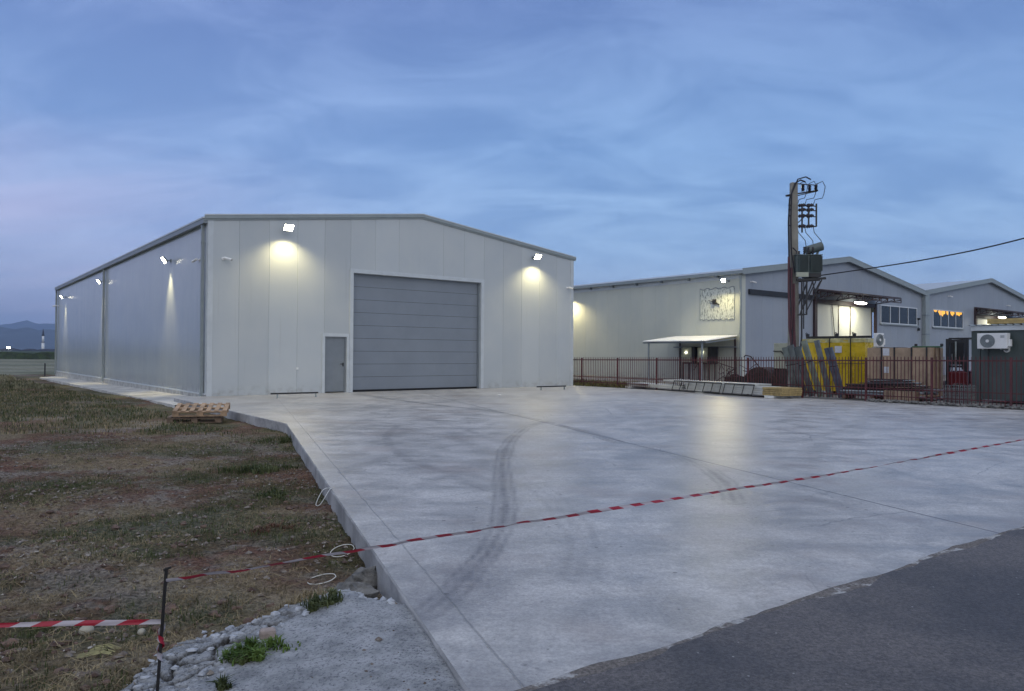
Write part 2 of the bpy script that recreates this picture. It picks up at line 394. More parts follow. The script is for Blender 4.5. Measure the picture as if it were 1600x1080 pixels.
def ground_mat():
    m = bpy.data.materials.new('bare_soil'); m.use_nodes = True; t = m.node_tree; b = t.nodes['Principled BSDF']
    c = N(t, 'ShaderNodeTexCoord').outputs['Object']
    def at_(n): a = N(t, 'ShaderNodeAttribute', attribute_name=n); return a.outputs['Fac']
    big = noise(t, c, .5, 5, .6); mid = noise(t, c, 3, 6, .65); fin = noise(t, c, 28, 6, .75); sp = noise(t, c, 110, 3, .7)
    red = mixc(t, mapr(t, fin, .3, .7), (.045, .021, .016), (.25, .135, .095))
    gry = mixc(t, mapr(t, fin, .3, .7), (.045, .036, .030), (.40, .34, .29))
    col = mixc(t, mapr(t, math_(t, 'ADD', math_(t, 'MULTIPLY', big, .6), math_(t, 'MULTIPLY', mid, .4)), .47, .56), red, gry)
    grn = mixc(t, mapr(t, fin, .3, .7), (.012, .022, .008), (.10, .12, .045))
    stw = mixc(t, mapr(t, fin, .3, .7), (.10, .08, .05), (.46, .39, .26))
    col = mixc(t, math_(t, 'MULTIPLY', at_('straw'), .75), col, stw)
    col = mixc(t, math_(t, 'MULTIPLY', at_('green'), .85), col, grn)
    col = mixc(t, mapr(t, noise(t, c, 8, 6, .8), .52, .68, 0, .6), col, mixc(t, 1., col, (.45, .42, .40), 'MULTIPLY'))
    pb = mapr(t, sp, .62, .70)
    col = mixc(t, math_(t, 'MULTIPLY', pb, .45), col, (.26, .25, .23))
    cem = mixc(t, mapr(t, noise(t, c, 6, 6, .7), .3, .7), (.30, .315, .33), (.56, .575, .595))
    cem = mixc(t, mapr(t, noise(t, c, 55, 4, .8), .5, .66), cem, (.14, .15, .17))
    col = mixc(t, at_('cement'), col, cem)
    col = mixc(t, at_('crack'), col, (.05, .045, .04))
    t.links.new(col, b.inputs['Base Color']); b.inputs['Roughness'].default_value = .95
    b.inputs['Specular IOR Level'].default_value = .2
    bp = N(t, 'ShaderNodeBump'); bp.inputs['Strength'].default_value = 1; bp.inputs['Distance'].default_value = .035
    t.links.new(math_(t, 'ADD', fin, math_(t, 'MULTIPLY', sp, .35)), bp.inputs['Height']); t.links.new(bp.outputs[0], b.inputs['Normal'])
    return m
M['soil'] = ground_mat()
def cem_a(x, y): return sst(cement_mask(x, y), -.03, .03)
def crack_a(x, y):
    cm = cement_mask(x, y); sd = slab_side(x, y)
    rub = sst(cm, -.04, .05)*(1-sst(cm, rubw(x), rubw(x)+.25))*sst(sd, .35, .9)
    b1, b2, bi = worley(x+.30*fbm(x, y, 3, 3, 19), y+.30*fbm(x, y, 3, 3, 20), 5.5, 14)
    c1, c2, ci = worley(x+.05*fbm(x, y, 8, 2, 29), y+.05*fbm(x, y, 8, 2, 30), 14., 24)
    return rub*np.maximum((1-sst(b2-b1, .03, .13)), .5*(1-sst(c2-c1, .03, .14)))
attrs = (('green', green_mask), ('straw', straw_mask), ('cement', cem_a), ('crack', crack_a))
near_keep = lambda x, y: slab_side(x, y) > -.25
of = grid_obj('ground_foreground', np.arange(-4.8, .4, .013), np.arange(2.5, 6.0005, .0125), ground_z, M['soil'], attrs, lambda x, y: (slab_side(x, y) > -.1) | (y < 3.4), False); tag(of, kind='structure')
og = grid_obj('ground_near', np.arange(-9.2, 1.0, .025), np.arange(6., 12.001, .025), ground_z, M['soil'], attrs, lambda x, y: (slab_side(x, y) > -.25) | (y < 3.4))
tag(og, kind='structure')
zero = lambda x, y: x*0
def mid_keep(x, y):
    dx, dy = x-UA.x, y-UA.y; u = dx*ue.x+dy*ue.y
    return (slab_side(x, y) > -.6) & (u < .5)
om = grid_obj('ground_middle', np.arange(-38, 0.01, .11), np.arange(12., 62, .11), ground_z, M['soil'],
              (('green', green_mask), ('straw', straw_mask), ('cement', zero), ('crack', zero)), mid_keep)
tag(om, kind='structure')

def field_mat():
    m = bpy.data.materials.new('field'); m.use_nodes = True; t = m.node_tree; b = t.nodes['Principled BSDF']
    c = N(t, 'ShaderNodeTexCoord').outputs['Object']
    n = noise(t, c, .05, 8, .65); f = noise(t, c, .8, 6, .7)
    a = mixc(t, mapr(t, f, .3, .7), (.085, .085, .050), (.26, .25, .17))
    g = mixc(t, mapr(t, f, .3, .7), (.05, .06, .028), (.13, .14, .07))
    t.links.new(mixc(t, mapr(t, n, .45, .6), a, g), b.inputs['Base Color']); b.inputs['Roughness'].default_value = .95
    return m
M['field'] = field_mat()
g = MB()
R = 7500
g.quad((-R, -600, -.42), (R, -600, -.42), (R, 8600, -.42), (-R, 8600, -.42))
tag(g.build('ground', M['field']), kind='structure')

# ------------------------------------------------------------------ concrete slab
J0 = at(972, 690, 0); J1 = at(1556, 832, 0); jd = (J1-J0).normalized()
def slab_mat():
    m = bpy.data.materials.new('slab_concrete'); m.use_nodes = True; t = m.node_tree; b = t.nodes['Principled BSDF']
    c = N(t, 'ShaderNodeTexCoord').outputs['Object']
    s = N(t, 'ShaderNodeSeparateXYZ'); t.links.new(c, s.inputs[0])
    def line(p, d, w, lo=-1e3, hi=1e3, wob=.0):
        n = Vector((-d.y, d.x)); k = n.x*p.x+n.y*p.y
        q = math_(t, 'ADD', math_(t, 'MULTIPLY', s.outputs[0], n.x), math_(t, 'MULTIPLY', s.outputs[1], n.y))
        q = math_(t, 'SUBTRACT', q, k)
        if wob: q = math_(t, 'ADD', q, math_(t, 'MULTIPLY', math_(t, 'SUBTRACT', noise(t, c, 3, 3, .6), .5), wob))
        return mapr(t, math_(t, 'ABSOLUTE', q), w, w*.35, 0, 1)
    att = N(t, 'ShaderNodeAttribute', attribute_name='mark').outputs['Fac']
    # brushed streaks run roughly along the building front
    mpp = N(t, 'ShaderNodeMapping'); t.links.new(c, mpp.inputs[0]); mpp.inputs['Rotation'].default_value = (0, 0, -YAW+.35); mpp.inputs['Scale'].default_value = (.35, 2.2, 1)
    st = noise(t, mpp.outputs[0], 1.1, 8, .62, .4)
    big = noise(t, c, .22, 5, .6); mid = noise(t, c, 1.7, 7, .65, .5); fin = noise(t, c, 60, 4, .7); sp = noise(t, c, 22, 2, .5)
    v = math_(t, 'ADD', math_(t, 'ADD', math_(t, 'MULTIPLY', big, .30), math_(t, 'MULTIPLY', mid, .48)), math_(t, 'MULTIPLY', st, .22))
    col = mixc(t, mapr(t, v, .37, .63), (.30, .295, .285), (.57, .56, .535))
    col = mixc(t, mapr(t, noise(t, c, 16, 6, .8), .35, .65, 0, .8), col, mixc(t, 1., col, (.70, .69, .70), 'MULTIPLY'))
    col = mixc(t, mapr(t, noise(t, c, 45, 4, .8), .40, .62, 0, .7), mixc(t, 1., col, (1.15, 1.15, 1.15), 'MULTIPLY'), mixc(t, 1., col, (.74, .74, .75), 'MULTIPLY'))
    mpf = N(t, 'ShaderNodeMapping'); t.links.new(c, mpf.inputs[0]); mpf.inputs['Rotation'].default_value = (0, 0, -YAW+.30); mpf.inputs['Scale'].default_value = (.5, 7., 1)
    col = mixc(t, mapr(t, noise(t, mpf.outputs[0], 1.3, 6, .7, .3), .52, .70, 0, .40), col, mixc(t, 1., col, (.66, .66, .69), 'MULTIPLY'))
    col = mixc(t, mapr(t, noise(t, c, .7, 5, .6), .50, .70, 0, .45), col, (.27, .22, .195))
    vo = N(t, 'ShaderNodeTexVoronoi'); t.links.new(c, vo.inputs['Vector']); vo.inputs['Scale'].default_value = 15
    vs_ = N(t, 'ShaderNodeSeparateColor'); t.links.new(vo.outputs['Color'], vs_.inputs[0])
    spk = math_(t, 'MULTIPLY', mapr(t, math_(t, 'SUBTRACT', vo.outputs['Distance'], math_(t, 'MULTIPLY', math_(t, 'POWER', vs_.outputs[0], 7.), .26)), .02, .0), mapr(t, noise(t, c, 1.0, 3, .5), .42, .60))
    col = mixc(t, math_(t, 'MULTIPLY', spk, .75), col, (.05, .045, .04))
    col = mixc(t, math_(t, 'MULTIPLY', att, math_(t, 'ADD', .20, math_(t, 'MULTIPLY', noise(t, c, 14, 5, .8), 1.1))), col, (.095, .090, .095))
    vc = N(t, 'ShaderNodeTexVoronoi', feature='DISTANCE_TO_EDGE'); vmx = mixc(t, .12, c, noise(t, c, 2.5, 4, .6, 0., 'Color')); t.links.new(vmx, vc.inputs['Vector']); vc.inputs['Scale'].default_value = .42
    hc = math_(t, 'MULTIPLY', mapr(t, vc.outputs['Distance'], .0035, .001), mapr(t, noise(t, c, .45, 2, .5), .50, .58))
    col = mixc(t, math_(t, 'MULTIPLY', hc, .55), col, (.12, .12, .12))
    kp = SR + en*.24
    lines = [(line(J0, jd, .018), 0), (line(kp, ed, .009, wob=.03), .55)]
    # cross cuts and the two wide bays
    lines.append((line(P(10.5, -14), us, .014), .45))
    lines.append((line(P(3, -8.2), ue, .014), .5))
    h = lines[0][0]
    for l, w in lines[1:]: h = math_(t, 'MAXIMUM', h, math_(t, 'MULTIPLY', l, 1-w) if w else l)
    col = mixc(t, math_(t, 'MULTIPLY', h, .8), col, (.10, .10, .11))
    t.links.new(col, b.inputs['Base Color'])
    r = mapr(t, math_(t, 'ADD', math_(t, 'MULTIPLY', mid, .5), math_(t, 'MULTIPLY', st, .5)), .38, .62, .29, .46)
    t.links.new(r, b.inputs['Roughness']); b.inputs['Specular IOR Level'].default_value = .5
    bp = N(t, 'ShaderNodeBump'); bp.inputs['Strength'].default_value = 1; bp.inputs['Distance'].default_value = .0022
    hh = math_(t, 'SUBTRACT', math_(t, 'ADD', math_(t, 'MULTIPLY', fin, 1.2), math_(t, 'MULTIPLY', mid, 2.)), math_(t, 'MULTIPLY', h, 4.))
    t.links.new(hh, bp.inputs['Height']); t.links.new(bp.outputs[0], b.inputs['Normal'])
    return m
M['slab'] = slab_mat()
def pxl(*pts): return [tuple(at(a, b, 0)[:2]) for a, b in pts]
T_MAIN = pxl((852, 658), (822, 668), (800, 685), (788, 705), (784, 730), (786, 760), (790, 790), (782, 830), (762, 865), (730, 900), (700, 930), (668, 958))
T_TWO = pxl((560, 616), (620, 625), (690, 634), (760, 641), (810, 650), (850, 658), (905, 672), (945, 682), (972, 690))
T_THREE = pxl((905, 672), (960, 690), (1010, 700), (1060, 712), (1105, 732), (1135, 755), (1148, 785))
T_FOUR = pxl((620, 665), (604, 682), (610, 700), (640, 720), (700, 740), (760, 765))
T_FIVE = pxl((835, 757), (860, 775), (880, 800), (905, 830), (915, 860), (905, 900))
T_SIX = pxl((760, 728), (830, 728), (900, 724))
T_SEV = pxl((1010, 640), (1150, 660), (1330, 690), (1600, 712))
T_NI = pxl((1337, 664), (1250, 690), (1150, 700), (1050, 690))
T_EI = pxl((650, 650), (720, 668), (790, 695), (800, 715))
def mark_fn(x, y):
    x = np.asarray(x, float); y = np.asarray(y, float)
    wob = .06*(fbm(x, y, 1.5, 3, 61)-.5); m = np.zeros(x.shape)
    tread = 0
    for T, w, s, tr in ((T_MAIN, .15, .98, 1), (T_TWO, .08, .9, 0), (T_THREE, .15, .95, 1), (T_FOUR, .10, .42, 0), (T_FIVE, .24, .42, 1), (T_SIX, .07, .30, 0), (T_SEV, .10, .30, 0), (T_EI, .10, .30, 0), (T_NI, .12, .25, 0)):
        d = np.abs(poly_dist(x, y, T)+wob); k = (1-sst(d, w*.55, w))*s
        if tr: k = k*(.72+.28*np.cos(d*2*math.pi/.11))
        m = np.maximum(m, k*(.45+.9*fbm(x, y, 2.5, 3, 66)))
        m = np.maximum(m, (1-sst(d, w, w*4.5))*s*.45*fbm(x, y, 1.2, 3, 70))
    # tyre-darkened sweep in the middle of the yard
    c = at(1010, 705, 0); g2 = np.exp(-(((x-c.x)/2.2)**2+((y-c.y)/3.4)**2)); m = np.maximum(m, g2*.32*sst(fbm(x, y, .9, 5, 72), .35, .65))
    c = at(1150, 800, 0); g2 = np.exp(-(((x-c.x)/2.0)**2+((y-c.y)/1.3)**2)); m = np.maximum(m, g2*.30*sst(fbm(x, y, .9, 5, 73), .35, .65))
    c = at(930, 960, 0); g2 = np.exp(-(((x-c.x)/1.2)**2+((y-c.y)/.8)**2)); m = np.maximum(m, g2*.24*sst(fbm(x, y, 1.4, 5, 74), .35, .65))
    # dirt along the road edge
    dr = (x-R0.x)*rn.x+(y-R0.y)*rn.y
    m = np.maximum(m, (1-sst(dr, .0, .35))*.40*fbm(x, y, 3, 4, 75))
    return np.clip(m, 0, 1)
def clip_half(poly, a, b):
    out = []; n = len(poly)
    sd = [(b[0]-a[0])*(p[1]-a[1])-(b[1]-a[1])*(p[0]-a[0]) for p in poly]
    for k in range(n):
        p, q, s0, s1 = poly[k], poly[(k+1) % n], sd[k], sd[(k+1) % n]
        if s0 >= 0: out.append(p)
        if (s0 > 0 and s1 < 0) or (s0 < 0 and s1 > 0):
            tt = s0/(s0-s1); out.append((p[0]+(q[0]-p[0])*tt, p[1]+(q[1]-p[1])*tt))
    return out
def grid_poly(mb, poly, step, z):
    xs = [p[0] for p in poly]; ys = [p[1] for p in poly]
    gx = np.arange(math.floor(min(xs)/step)*step, max(xs)+step, step); gy = np.arange(math.floor(min(ys)/step)*step, max(ys)+step, step)
    Xg, Yg = np.meshgrid(gx, gy); ins = np.ones(Xg.shape, bool)
    for k in range(len(poly)):
        a, b = poly[k], poly[(k+1) % len(poly)]; ins &= ((b[0]-a[0])*(Yg-a[1])-(b[1]-a[1])*(Xg-a[0])) >= 0
    idx = -np.ones(Xg.shape, int); pts = np.argwhere(ins); base = len(mb.v)
    for k, (i, j) in enumerate(pts): idx[i, j] = base+k
    mb.v += [(float(Xg[i, j]), float(Yg[i, j]), z) for i, j in pts]
    n, k = Xg.shape
    allin = ins[:-1, :-1] & ins[1:, :-1] & ins[:-1, 1:] & ins[1:, 1:]
    for i, j in np.argwhere(allin): mb.f.append((idx[i, j], idx[i, j+1], idx[i+1, j+1], idx[i+1, j]))
    # boundary cells: near any edge
    near = np.zeros((n-1, k-1), bool); cx = (Xg[:-1, :-1]+step/2); cy = (Yg[:-1, :-1]+step/2)
    for q in range(len(poly)): near |= seg_dist(cx, cy, poly[q], poly[(q+1) % len(poly)]) < step
    for i, j in np.argwhere(near & ~allin):
        x0, y0 = float(gx[j]), float(gy[i]); c = [(x0, y0), (x0+step, y0), (x0+step, y0+step), (x0, y0+step)]
        for q in range(len(poly)):
            c = clip_half(c, poly[q], poly[(q+1) % len(poly)])
            if len(c) < 3: break
        if len(c) >= 3: mb.quad(*[(p[0], p[1], z) for p in c])
PB = P(17.0, -.02); PBL = P(0, -.02)
fr = P(17.0, -21.8)
polyA = [SR[:2], (R0+rd*15.)[:2], ((R0+rd*15.).x, SC.y), SC[:2]]
polyA = [tuple(p) for p in polyA]
sl_ = MB(); grid_poly(sl_, polyA, .035, 0.)
coarse = [[SC[:2], (polyA[2][0], SC.y), P(17.0, -21.0)[:2], P(17.0, -.9)[:2], SA[:2]]]
coarse = [[SC[:2], (polyA[2][0], SC.y), (P(17.0, -18.0))[:2], P(17.0, -.9)[:2], P(0, -.9)[:2], SA[:2]]]
cB = [tuple(p) for p in coarse[0]]
# convex pieces of the rear part
q1 = [tuple(SC[:2]), (polyA[2][0], SC.y), tuple(P(17.0, -.85)[:2]), tuple(P(-.6, -.85)[:2]), tuple(SA[:2])]
def ccw(pl): return sum(a[0]*b[1]-b[0]*a[1] for a, b in zip(pl, pl[1:]+pl[:1])) > 0
E0 = R0+rd*15.
grid_poly(sl_, [tuple(SC[:2]), (E0.x, SC.y), tuple(P(17.0, -.85)[:2]), tuple(SA[:2])], .10, 0.)
grid_poly(sl_, [tuple(SA[:2]), tuple(P(17.0, -.85)[:2]), tuple(P(17.0, .05)[:2]), tuple(P(-.35, .05)[:2])], .2, 0.)
grid_poly(sl_, [(E0.x, E0.y), tuple((R0+rd*22.)[:2]), tuple(P(17.0, -24.)[:2]), (E0.x, SC.y)], .2, 0.)
grid_poly(sl_, [(E0.x, SC.y), tuple(P(17.0, -24.)[:2]), tuple(P(17.0, -.85)[:2])], .2, 0.)
os_ = sl_.build('concrete_yard', M['slab']); tag(os_, kind='structure')
co = np.zeros(len(os_.data.vertices)*3); os_.data.vertices.foreach_get('co', co); co = co.reshape(-1, 3)
a = os_.data.attributes.new('mark', 'FLOAT', 'POINT'); a.data.foreach_set('value', mark_fn(co[:, 0], co[:, 1]).astype(np.float32))
# slab faces along the kerb
M['slabface'] = mat('slab_face', (.34, .34, .34), .85, var=.3, vscale=2.2, bump=.006, bscale=20, fine=.35)
def edge_wall(a, b, z1=-.5, step=.08, amp=.012):
    mb = MB(); n = max(2, int((b-a).length/step)); d = (b-a)/n; nrm = Vector((-(b-a).y, (b-a).x, 0)).normalized()
    rows = []
    for k in range(n+1):
        p = a+d*k; w = amp*(random.random()); o = -nrm if nrm.dot(Vector((1, 0, 0))) > 0 else nrm
        rows.append((p+Vector((0, 0, -.0005)), p+o*(w*.5+.006)+Vector((0, 0, -.012-random.random()*.006)), p+o*(w+.002)+Vector((0, 0, -.12)), p+o*(.01+w)+Vector((0, 0, z1))))
    for r0, r1 in zip(rows[:-1], rows[1:]):
        for i in range(3): mb.quad(r0[i], r1[i], r1[i+1], r0[i+1])
    return mb
ew = edge_wall(SR-ed*2.2, SC); e2 = edge_wall(SC, SA); e3 = edge_wall(SA, P(-.35, .05))
n0 = len(ew.v); ew.v += e2.v; ew.f += [tuple(i+n0 for i in f) for f in e2.f]; n0 = len(ew.v); ew.v += e3.v; ew.f += [tuple(i+n0 for i in f) for f in e3.f]
tag(ew.build('slab_edge', M['slabface']), kind='structure')

# walkway strip beside the long wall
wk = MB(); a0, a1 = at(274, 633, -.12), at(62, 590, -.28)
n = 30; wp = []
for k in range(n+1):
    s = k/n; o = a0.lerp(a1, s); i = P(.06, -.3+37.*s, -.05-.27*s) ; jit = Vector((random.uniform(-.03, .03), random.uniform(-.03, .03), 0))
    wp.append((o+jit+Vector((0, 0, -.3)), o+jit, i))
for r0, r1 in zip(wp[:-1], wp[1:]):
    wk.quad(r0[0], r0[1], r1[1], r1[0]); wk.quad(r0[1], r0[2], r1[2], r1[1])
M['walk'] = mat('walkway_concrete', (.50, .49, .46), .8, var=.25, vscale=1.2, bump=.004, bscale=25, fine=.3)
tag(wk.build('side_path', M['walk']), kind='structure')

# asphalt road with a ragged edge lapping on to the slab
def asphalt_mat():
    m = bpy.data.materials.new('asphalt'); m.use_nodes = True; t = m.node_tree; b = t.nodes['Principled BSDF']
    c = N(t, 'ShaderNodeTexCoord').outputs['Object']
    f = noise(t, c, 55, 5, .85); g_ = noise(t, c, 30, 4, .7); big = noise(t, c, .8, 5, .6)
    col = mixc(t, mapr(t, f, .3, .7), (.020, .021, .025), (.15, .15, .16))
    col = mixc(t, mapr(t, big, .35, .65), mixc(t, 1., col, (.70, .70, .73), 'MULTIPLY'), mixc(t, 1., col, (1.28, 1.18, 1.10), 'MULTIPLY'))
    w = N(t, 'ShaderNodeTexVoronoi'); t.links.new(c, w.inputs['Vector']); w.inputs['Scale'].default_value = 14
    col = mixc(t, math_(t, 'MULTIPLY', mapr(t, w.outputs['Distance'], .10, .06), mapr(t, noise(t, c, 9, 2, .5), .55, .6)), col, (.28, .28, .28))
    t.links.new(col, b.inputs['Base Color'])
    t.links.new(mapr(t, f, .3, .7, .62, .85), b.inputs['Roughness'])
    bp = N(t, 'ShaderNodeBump'); bp.inputs['Strength'].default_value = 1; bp.inputs['Distance'].default_value = .005
    t.links.new(math_(t, 'ADD', f, g_), bp.inputs['Height']); t.links.new(bp.outputs[0], b.inputs['Normal'])
    return m
M['asphalt'] = asphalt_mat()
def ragged(z, off, amp, fq, sd, t0=-1.6, t1=60, wid=16, step=.03):
    mb = MB(); ts = np.arange(t0, t1, step); ts = np.concatenate([ts[ts < 12], np.arange(12, t1, .3)])
    w = off + amp*(fbm(ts, ts*0, fq, 5, sd, .6)-.5)*2
    rows = [(R0+rd*float(a_)+rn*float(b_)+Vector((0, 0, z)), R0+rd*float(a_)-rn*wid+Vector((0, 0, z))) for a_, b_ in zip(ts, w)]
    for r0, r1 in zip(rows[:-1], rows[1:]): mb.quad(r0[1], r1[1], r1[0], r0[0])
    # a real edge, so the course has thickness
    for r0, r1 in zip(rows[:-1], rows[1:]): mb.quad(r0[0], r1[0], r1[0]+rn*.004+Vector((0, 0, -z-.02)), r0[0]+rn*.004+Vector((0, 0, -z-.02)))
    return mb
tag(ragged(.010, .0, .075, 1.6, 91).build('road', M['asphalt']), kind='structure')
def grit_mat():
    m = bpy.data.materials.new('road_grit'); m.use_nodes = True; t = m.node_tree; b = t.nodes['Principled BSDF']; c = N(t, 'ShaderNodeTexCoord').outputs['Object']
    f = noise(t, c, 60, 4, .7); k = noise(t, c, 2.2, 6, .7)
    a_ = mixc(t, mapr(t, f, .3, .7), (.07, .062, .058), (.20, .18, .165)); b_ = mixc(t, mapr(t, f, .3, .7), (.25, .25, .25), (.44, .44, .43))
    t.links.new(mixc(t, mapr(t, k, .53, .60), a_, b_), b.inputs['Base Color']); b.inputs['Roughness'].default_value = .95
    bp = N(t, 'ShaderNodeBump'); bp.inputs['Strength'].default_value = 1; bp.inputs['Distance'].default_value = .006; t.links.new(f, bp.inputs['Height']); t.links.new(bp.outputs[0], b.inputs['Normal']); return m
M['grit'] = grit_mat()
gb = ragged(.005, .045, .085, 1.0, 95, wid=.5); tag(gb.build('road_verge', M['grit']), kind='structure')
# yard behind the fence
M['yard'] = mat('yard_hardcore', (.17, .16, .15), .9, var=.3, vscale=1.2, bump=.02, bscale=9, fine=.4)
yb = MB(); yb.quad(P(17.02, -40, -.02), P(75, -40, -.02), P(75, 60, -.02), P(17.02, 60, -.02)); yb.quad(P(16.5, -.85, -.03), P(17.02, -.85, -.03), P(17.02, 60, -.03), P(16.5, 60, -.03))
tag(yb.build('neighbour_yard', M['yard']), kind='structure')

# ------------------------------------------------------------------ main warehouse
BW, BL, HE, HR = 16.75, 36.2, 6.03, 7.07
def roofz(u, w=BW, he=HE, hr=HR): return he + (hr-he)*(1-abs(u-w/2)/(w/2))
def wall_seams(mb, breaks, seams, zlo, zhi, fixed, axis, sign=-1, g=.012):
    """sheet along one axis, V-grooved at the seams; zlo/zhi functions; openings via zlo"""
    pts = set(); 
    for s in seams: pts |= {(round(s-g, 4), 0.), (round(s, 4), g), (round(s+g, 4), 0.)}
    for b in breaks: pts.add((round(b, 4), 0.))
    pts = sorted(pts); pp = []
    for p in pts:
        if pp and abs(p[0]-pp[-1][0]) < .003: continue
        pp.append(p)
    for (a, da), (b, db) in zip(pp[:-1], pp[1:]):
        m_ = (a+b)/2; z0 = zlo(m_)
        def q(s, d, z): return (s, fixed-sign*d, z) if axis == 0 else (fixed-sign*d, s, z)
        mb.quad(q(a, da, z0), q(b, db, z0), q(b, db, zhi(b)), q(a, da, zhi(a)))
wh = thing('warehouse', 'large pale grey panel-clad warehouse with a closed grey roller door and floodlit gable', 'warehouse', tuple(UA), YAW)
seams = [1.047*k for k in range(1, 16)]
D0, D1, DZ = 5.36, 11.36, 4.55; E_0, E_1, EZ = 4.22, 5.10, 2.10
def zlo(u):
    if D0 < u < D1: return DZ
    if E_0 < u < E_1: return EZ
    return 0.
mb = MB(); wall_seams(mb, (0, BW/2, BW, D0, D1, E_0, E_1), seams, zlo, roofz, 0., 0)
mb.build('front_wall', M['wall_front'], wh)
mb = MB(); wall_seams(mb, (0, BL), [1.047*k for k in range(1, 35)], lambda s: .05, lambda s: HE, 0., 1, g=.004)
mb.build('side_wall', M['wall_side'], wh)
mb = MB(); mb.quad((BW, 0, -.1), (BW, BL, -.1), (BW, BL, HE), (BW, 0, HE))
mb.build('side_wall', M['wall_side'], wh)
mb = MB(); mb.quad((0, BL, 0), (BW, BL, 0), (BW, BL, HE), (BW/2, BL, HR), (0, BL, HE)); mb.build('rear_wall', M['wall_side'], wh)
mb = MB()   # roof with overhang
for a_, b_ in (((-.10, HE-.0), (BW/2, HR+.02)), ((BW/2, HR+.02), (BW+.10, HE-.0))):
    mb.quad((a_[0], -.06, a_[1]+.03), (b_[0], -.06, b_[1]+.03), (b_[0], BL+.06, b_[1]+.03), (a_[0], BL+.06, a_[1]+.03))
mb.build('roof', M['roof'], wh)
mb = MB()   # plinth under the long wall
mb.quad((-.05, -.02, -.12), (-.05, BL+.05, -.6), (-.05, BL+.05, .045), (-.05, -.02, .045)); mb.quad((-.05, -.02, .045), (-.05, BL+.05, .045), (.0, BL+.05, .05), (.0, -.02, .05))
mb.quad((-.05, BL+.05, -.6), (.6, BL+.05, -.6), (.6, BL+.05, .045), (-.05, BL+.05, .045))
mb.build('plinth', M['plinth'], wh)
mb = MB(); mb.box(-.06, -.0, -.01, BL, .045, .085); mb.build('base_flashing', M['trim'], wh)
# verge trims on the gable: two stepped strips
for (ua, ub) in ((-.12, BW/2), (BW/2, BW+.12)):
    za, zb = roofz(max(0, min(BW, ua))) - (.0), roofz(max(0, min(BW, ub)))
    mb = MB()
    def strip(y0, y1, d0, d1):
        c = [(ua, y0, za+d0), (ub, y0, zb+d0), (ub, y0, zb+d1), (ua, y0, za+d1), (ua, y1, za+d0), (ub, y1, zb+d0), (ub, y1, zb+d1), (ua, y1, za+d1)]
        i = len(mb.v); mb.v += c; mb.f += [tuple(i+k for k in f) for f in ((0, 1, 2, 3), (5, 4, 7, 6), (3, 2, 6, 7), (1, 0, 4, 5), (0, 3, 7, 4), (2, 1, 5, 6))]
    strip(-.075, .0, -.045, .06); strip(-.045, -.0, -.10, -.045)
    mb.build('verge_trim', M['trim_grey'], wh)
    mb2 = MB(); mb, keepmb = mb2, None
    strip(-.085, .02, .062, .098); mb.build('roof_cap', M['trim'], wh)
# corner trims
mb = MB(); mb.box(-.014, .17, -.018, -.002, 0, HE+.02); mb.box(-.02, -.003, -.018, .15, -.02, HE); mb.build('corner_trim', M['trim'], wh)
mb = MB(); mb.box(BW-.17, BW+.012, -.018, -.002, 0, HE+.02); mb.box(BW+.003, BW+.018, -.018, .15, 0, HE); mb.build('corner_trim', M['trim'], wh)
# gutter along the left eave and downpipes
mb = MB(); mb.box(-.16, -.02, -.02, BL+.05, HE-.20, HE-.04); mb.build('gutter', M['gutter'], wh)
mb = MB(); mb.box(-.175, -.005, -.03, BL+.06, HE-.038, HE+.015); mb.build('eave_trim', M['trim'], wh)
for v, w in ((.32, .11), (18.1, .12), (BL-.15, .11)):
    mb = MB(); mb.box(-.13, -.03, v-w/2, v+w/2, -.02 if v < 1 else -.1, HE-.2)
    for z in (1.2, 3.2, 5.2): mb.box(-.14, -.02, v-w/2-.012, v+w/2+.012, z, z+.04)
    mb.build('downpipe', M['trim_grey'], wh)
# roller door
dr = MB()
z = .07; h = (DZ-.07)/9
for k in range(9):
    z0 = z+k*h; dr.box(D0+.0, D1-.0, .20, .25, z0+.006, z0+h-.006)
    for j in range(1, 12): zz_ = z0+.01+(h-.02)*j/12; dr.box(D0, D1, .1975, .2, zz_, zz_+.006)
rdoor = dr.build('roller_door', M['rdoor'], wh)
mb = MB()
for k in range(10): mb.box(D0, D1, .212, .24, z+k*h-.008, z+k*h+.008)
mb.build('section_joint', M['black'], rdoor)
mb = MB(); mb.box(D0, D1, .19, .25, .0, .066); mb.build('bottom_seal', M['rubber'], rdoor)
mb = MB(); mb.box(D0-.15, D0, -.03, .24, 0, DZ+.15); mb.box(D1, D1+.15, -.03, .24, 0, DZ+.15); mb.box(D0, D1, -.03, .24, DZ, DZ+.15)
mb.build('door_frame', M['trim'], wh, bevel=.006)
for a_, b_ in ((D1-.06, D1-.002), (D0+.002, D0+.05)): mb = MB(); mb.box(a_, b_, .10, .19, 0, DZ); mb.build('guide_rail', M['gutter'], wh)
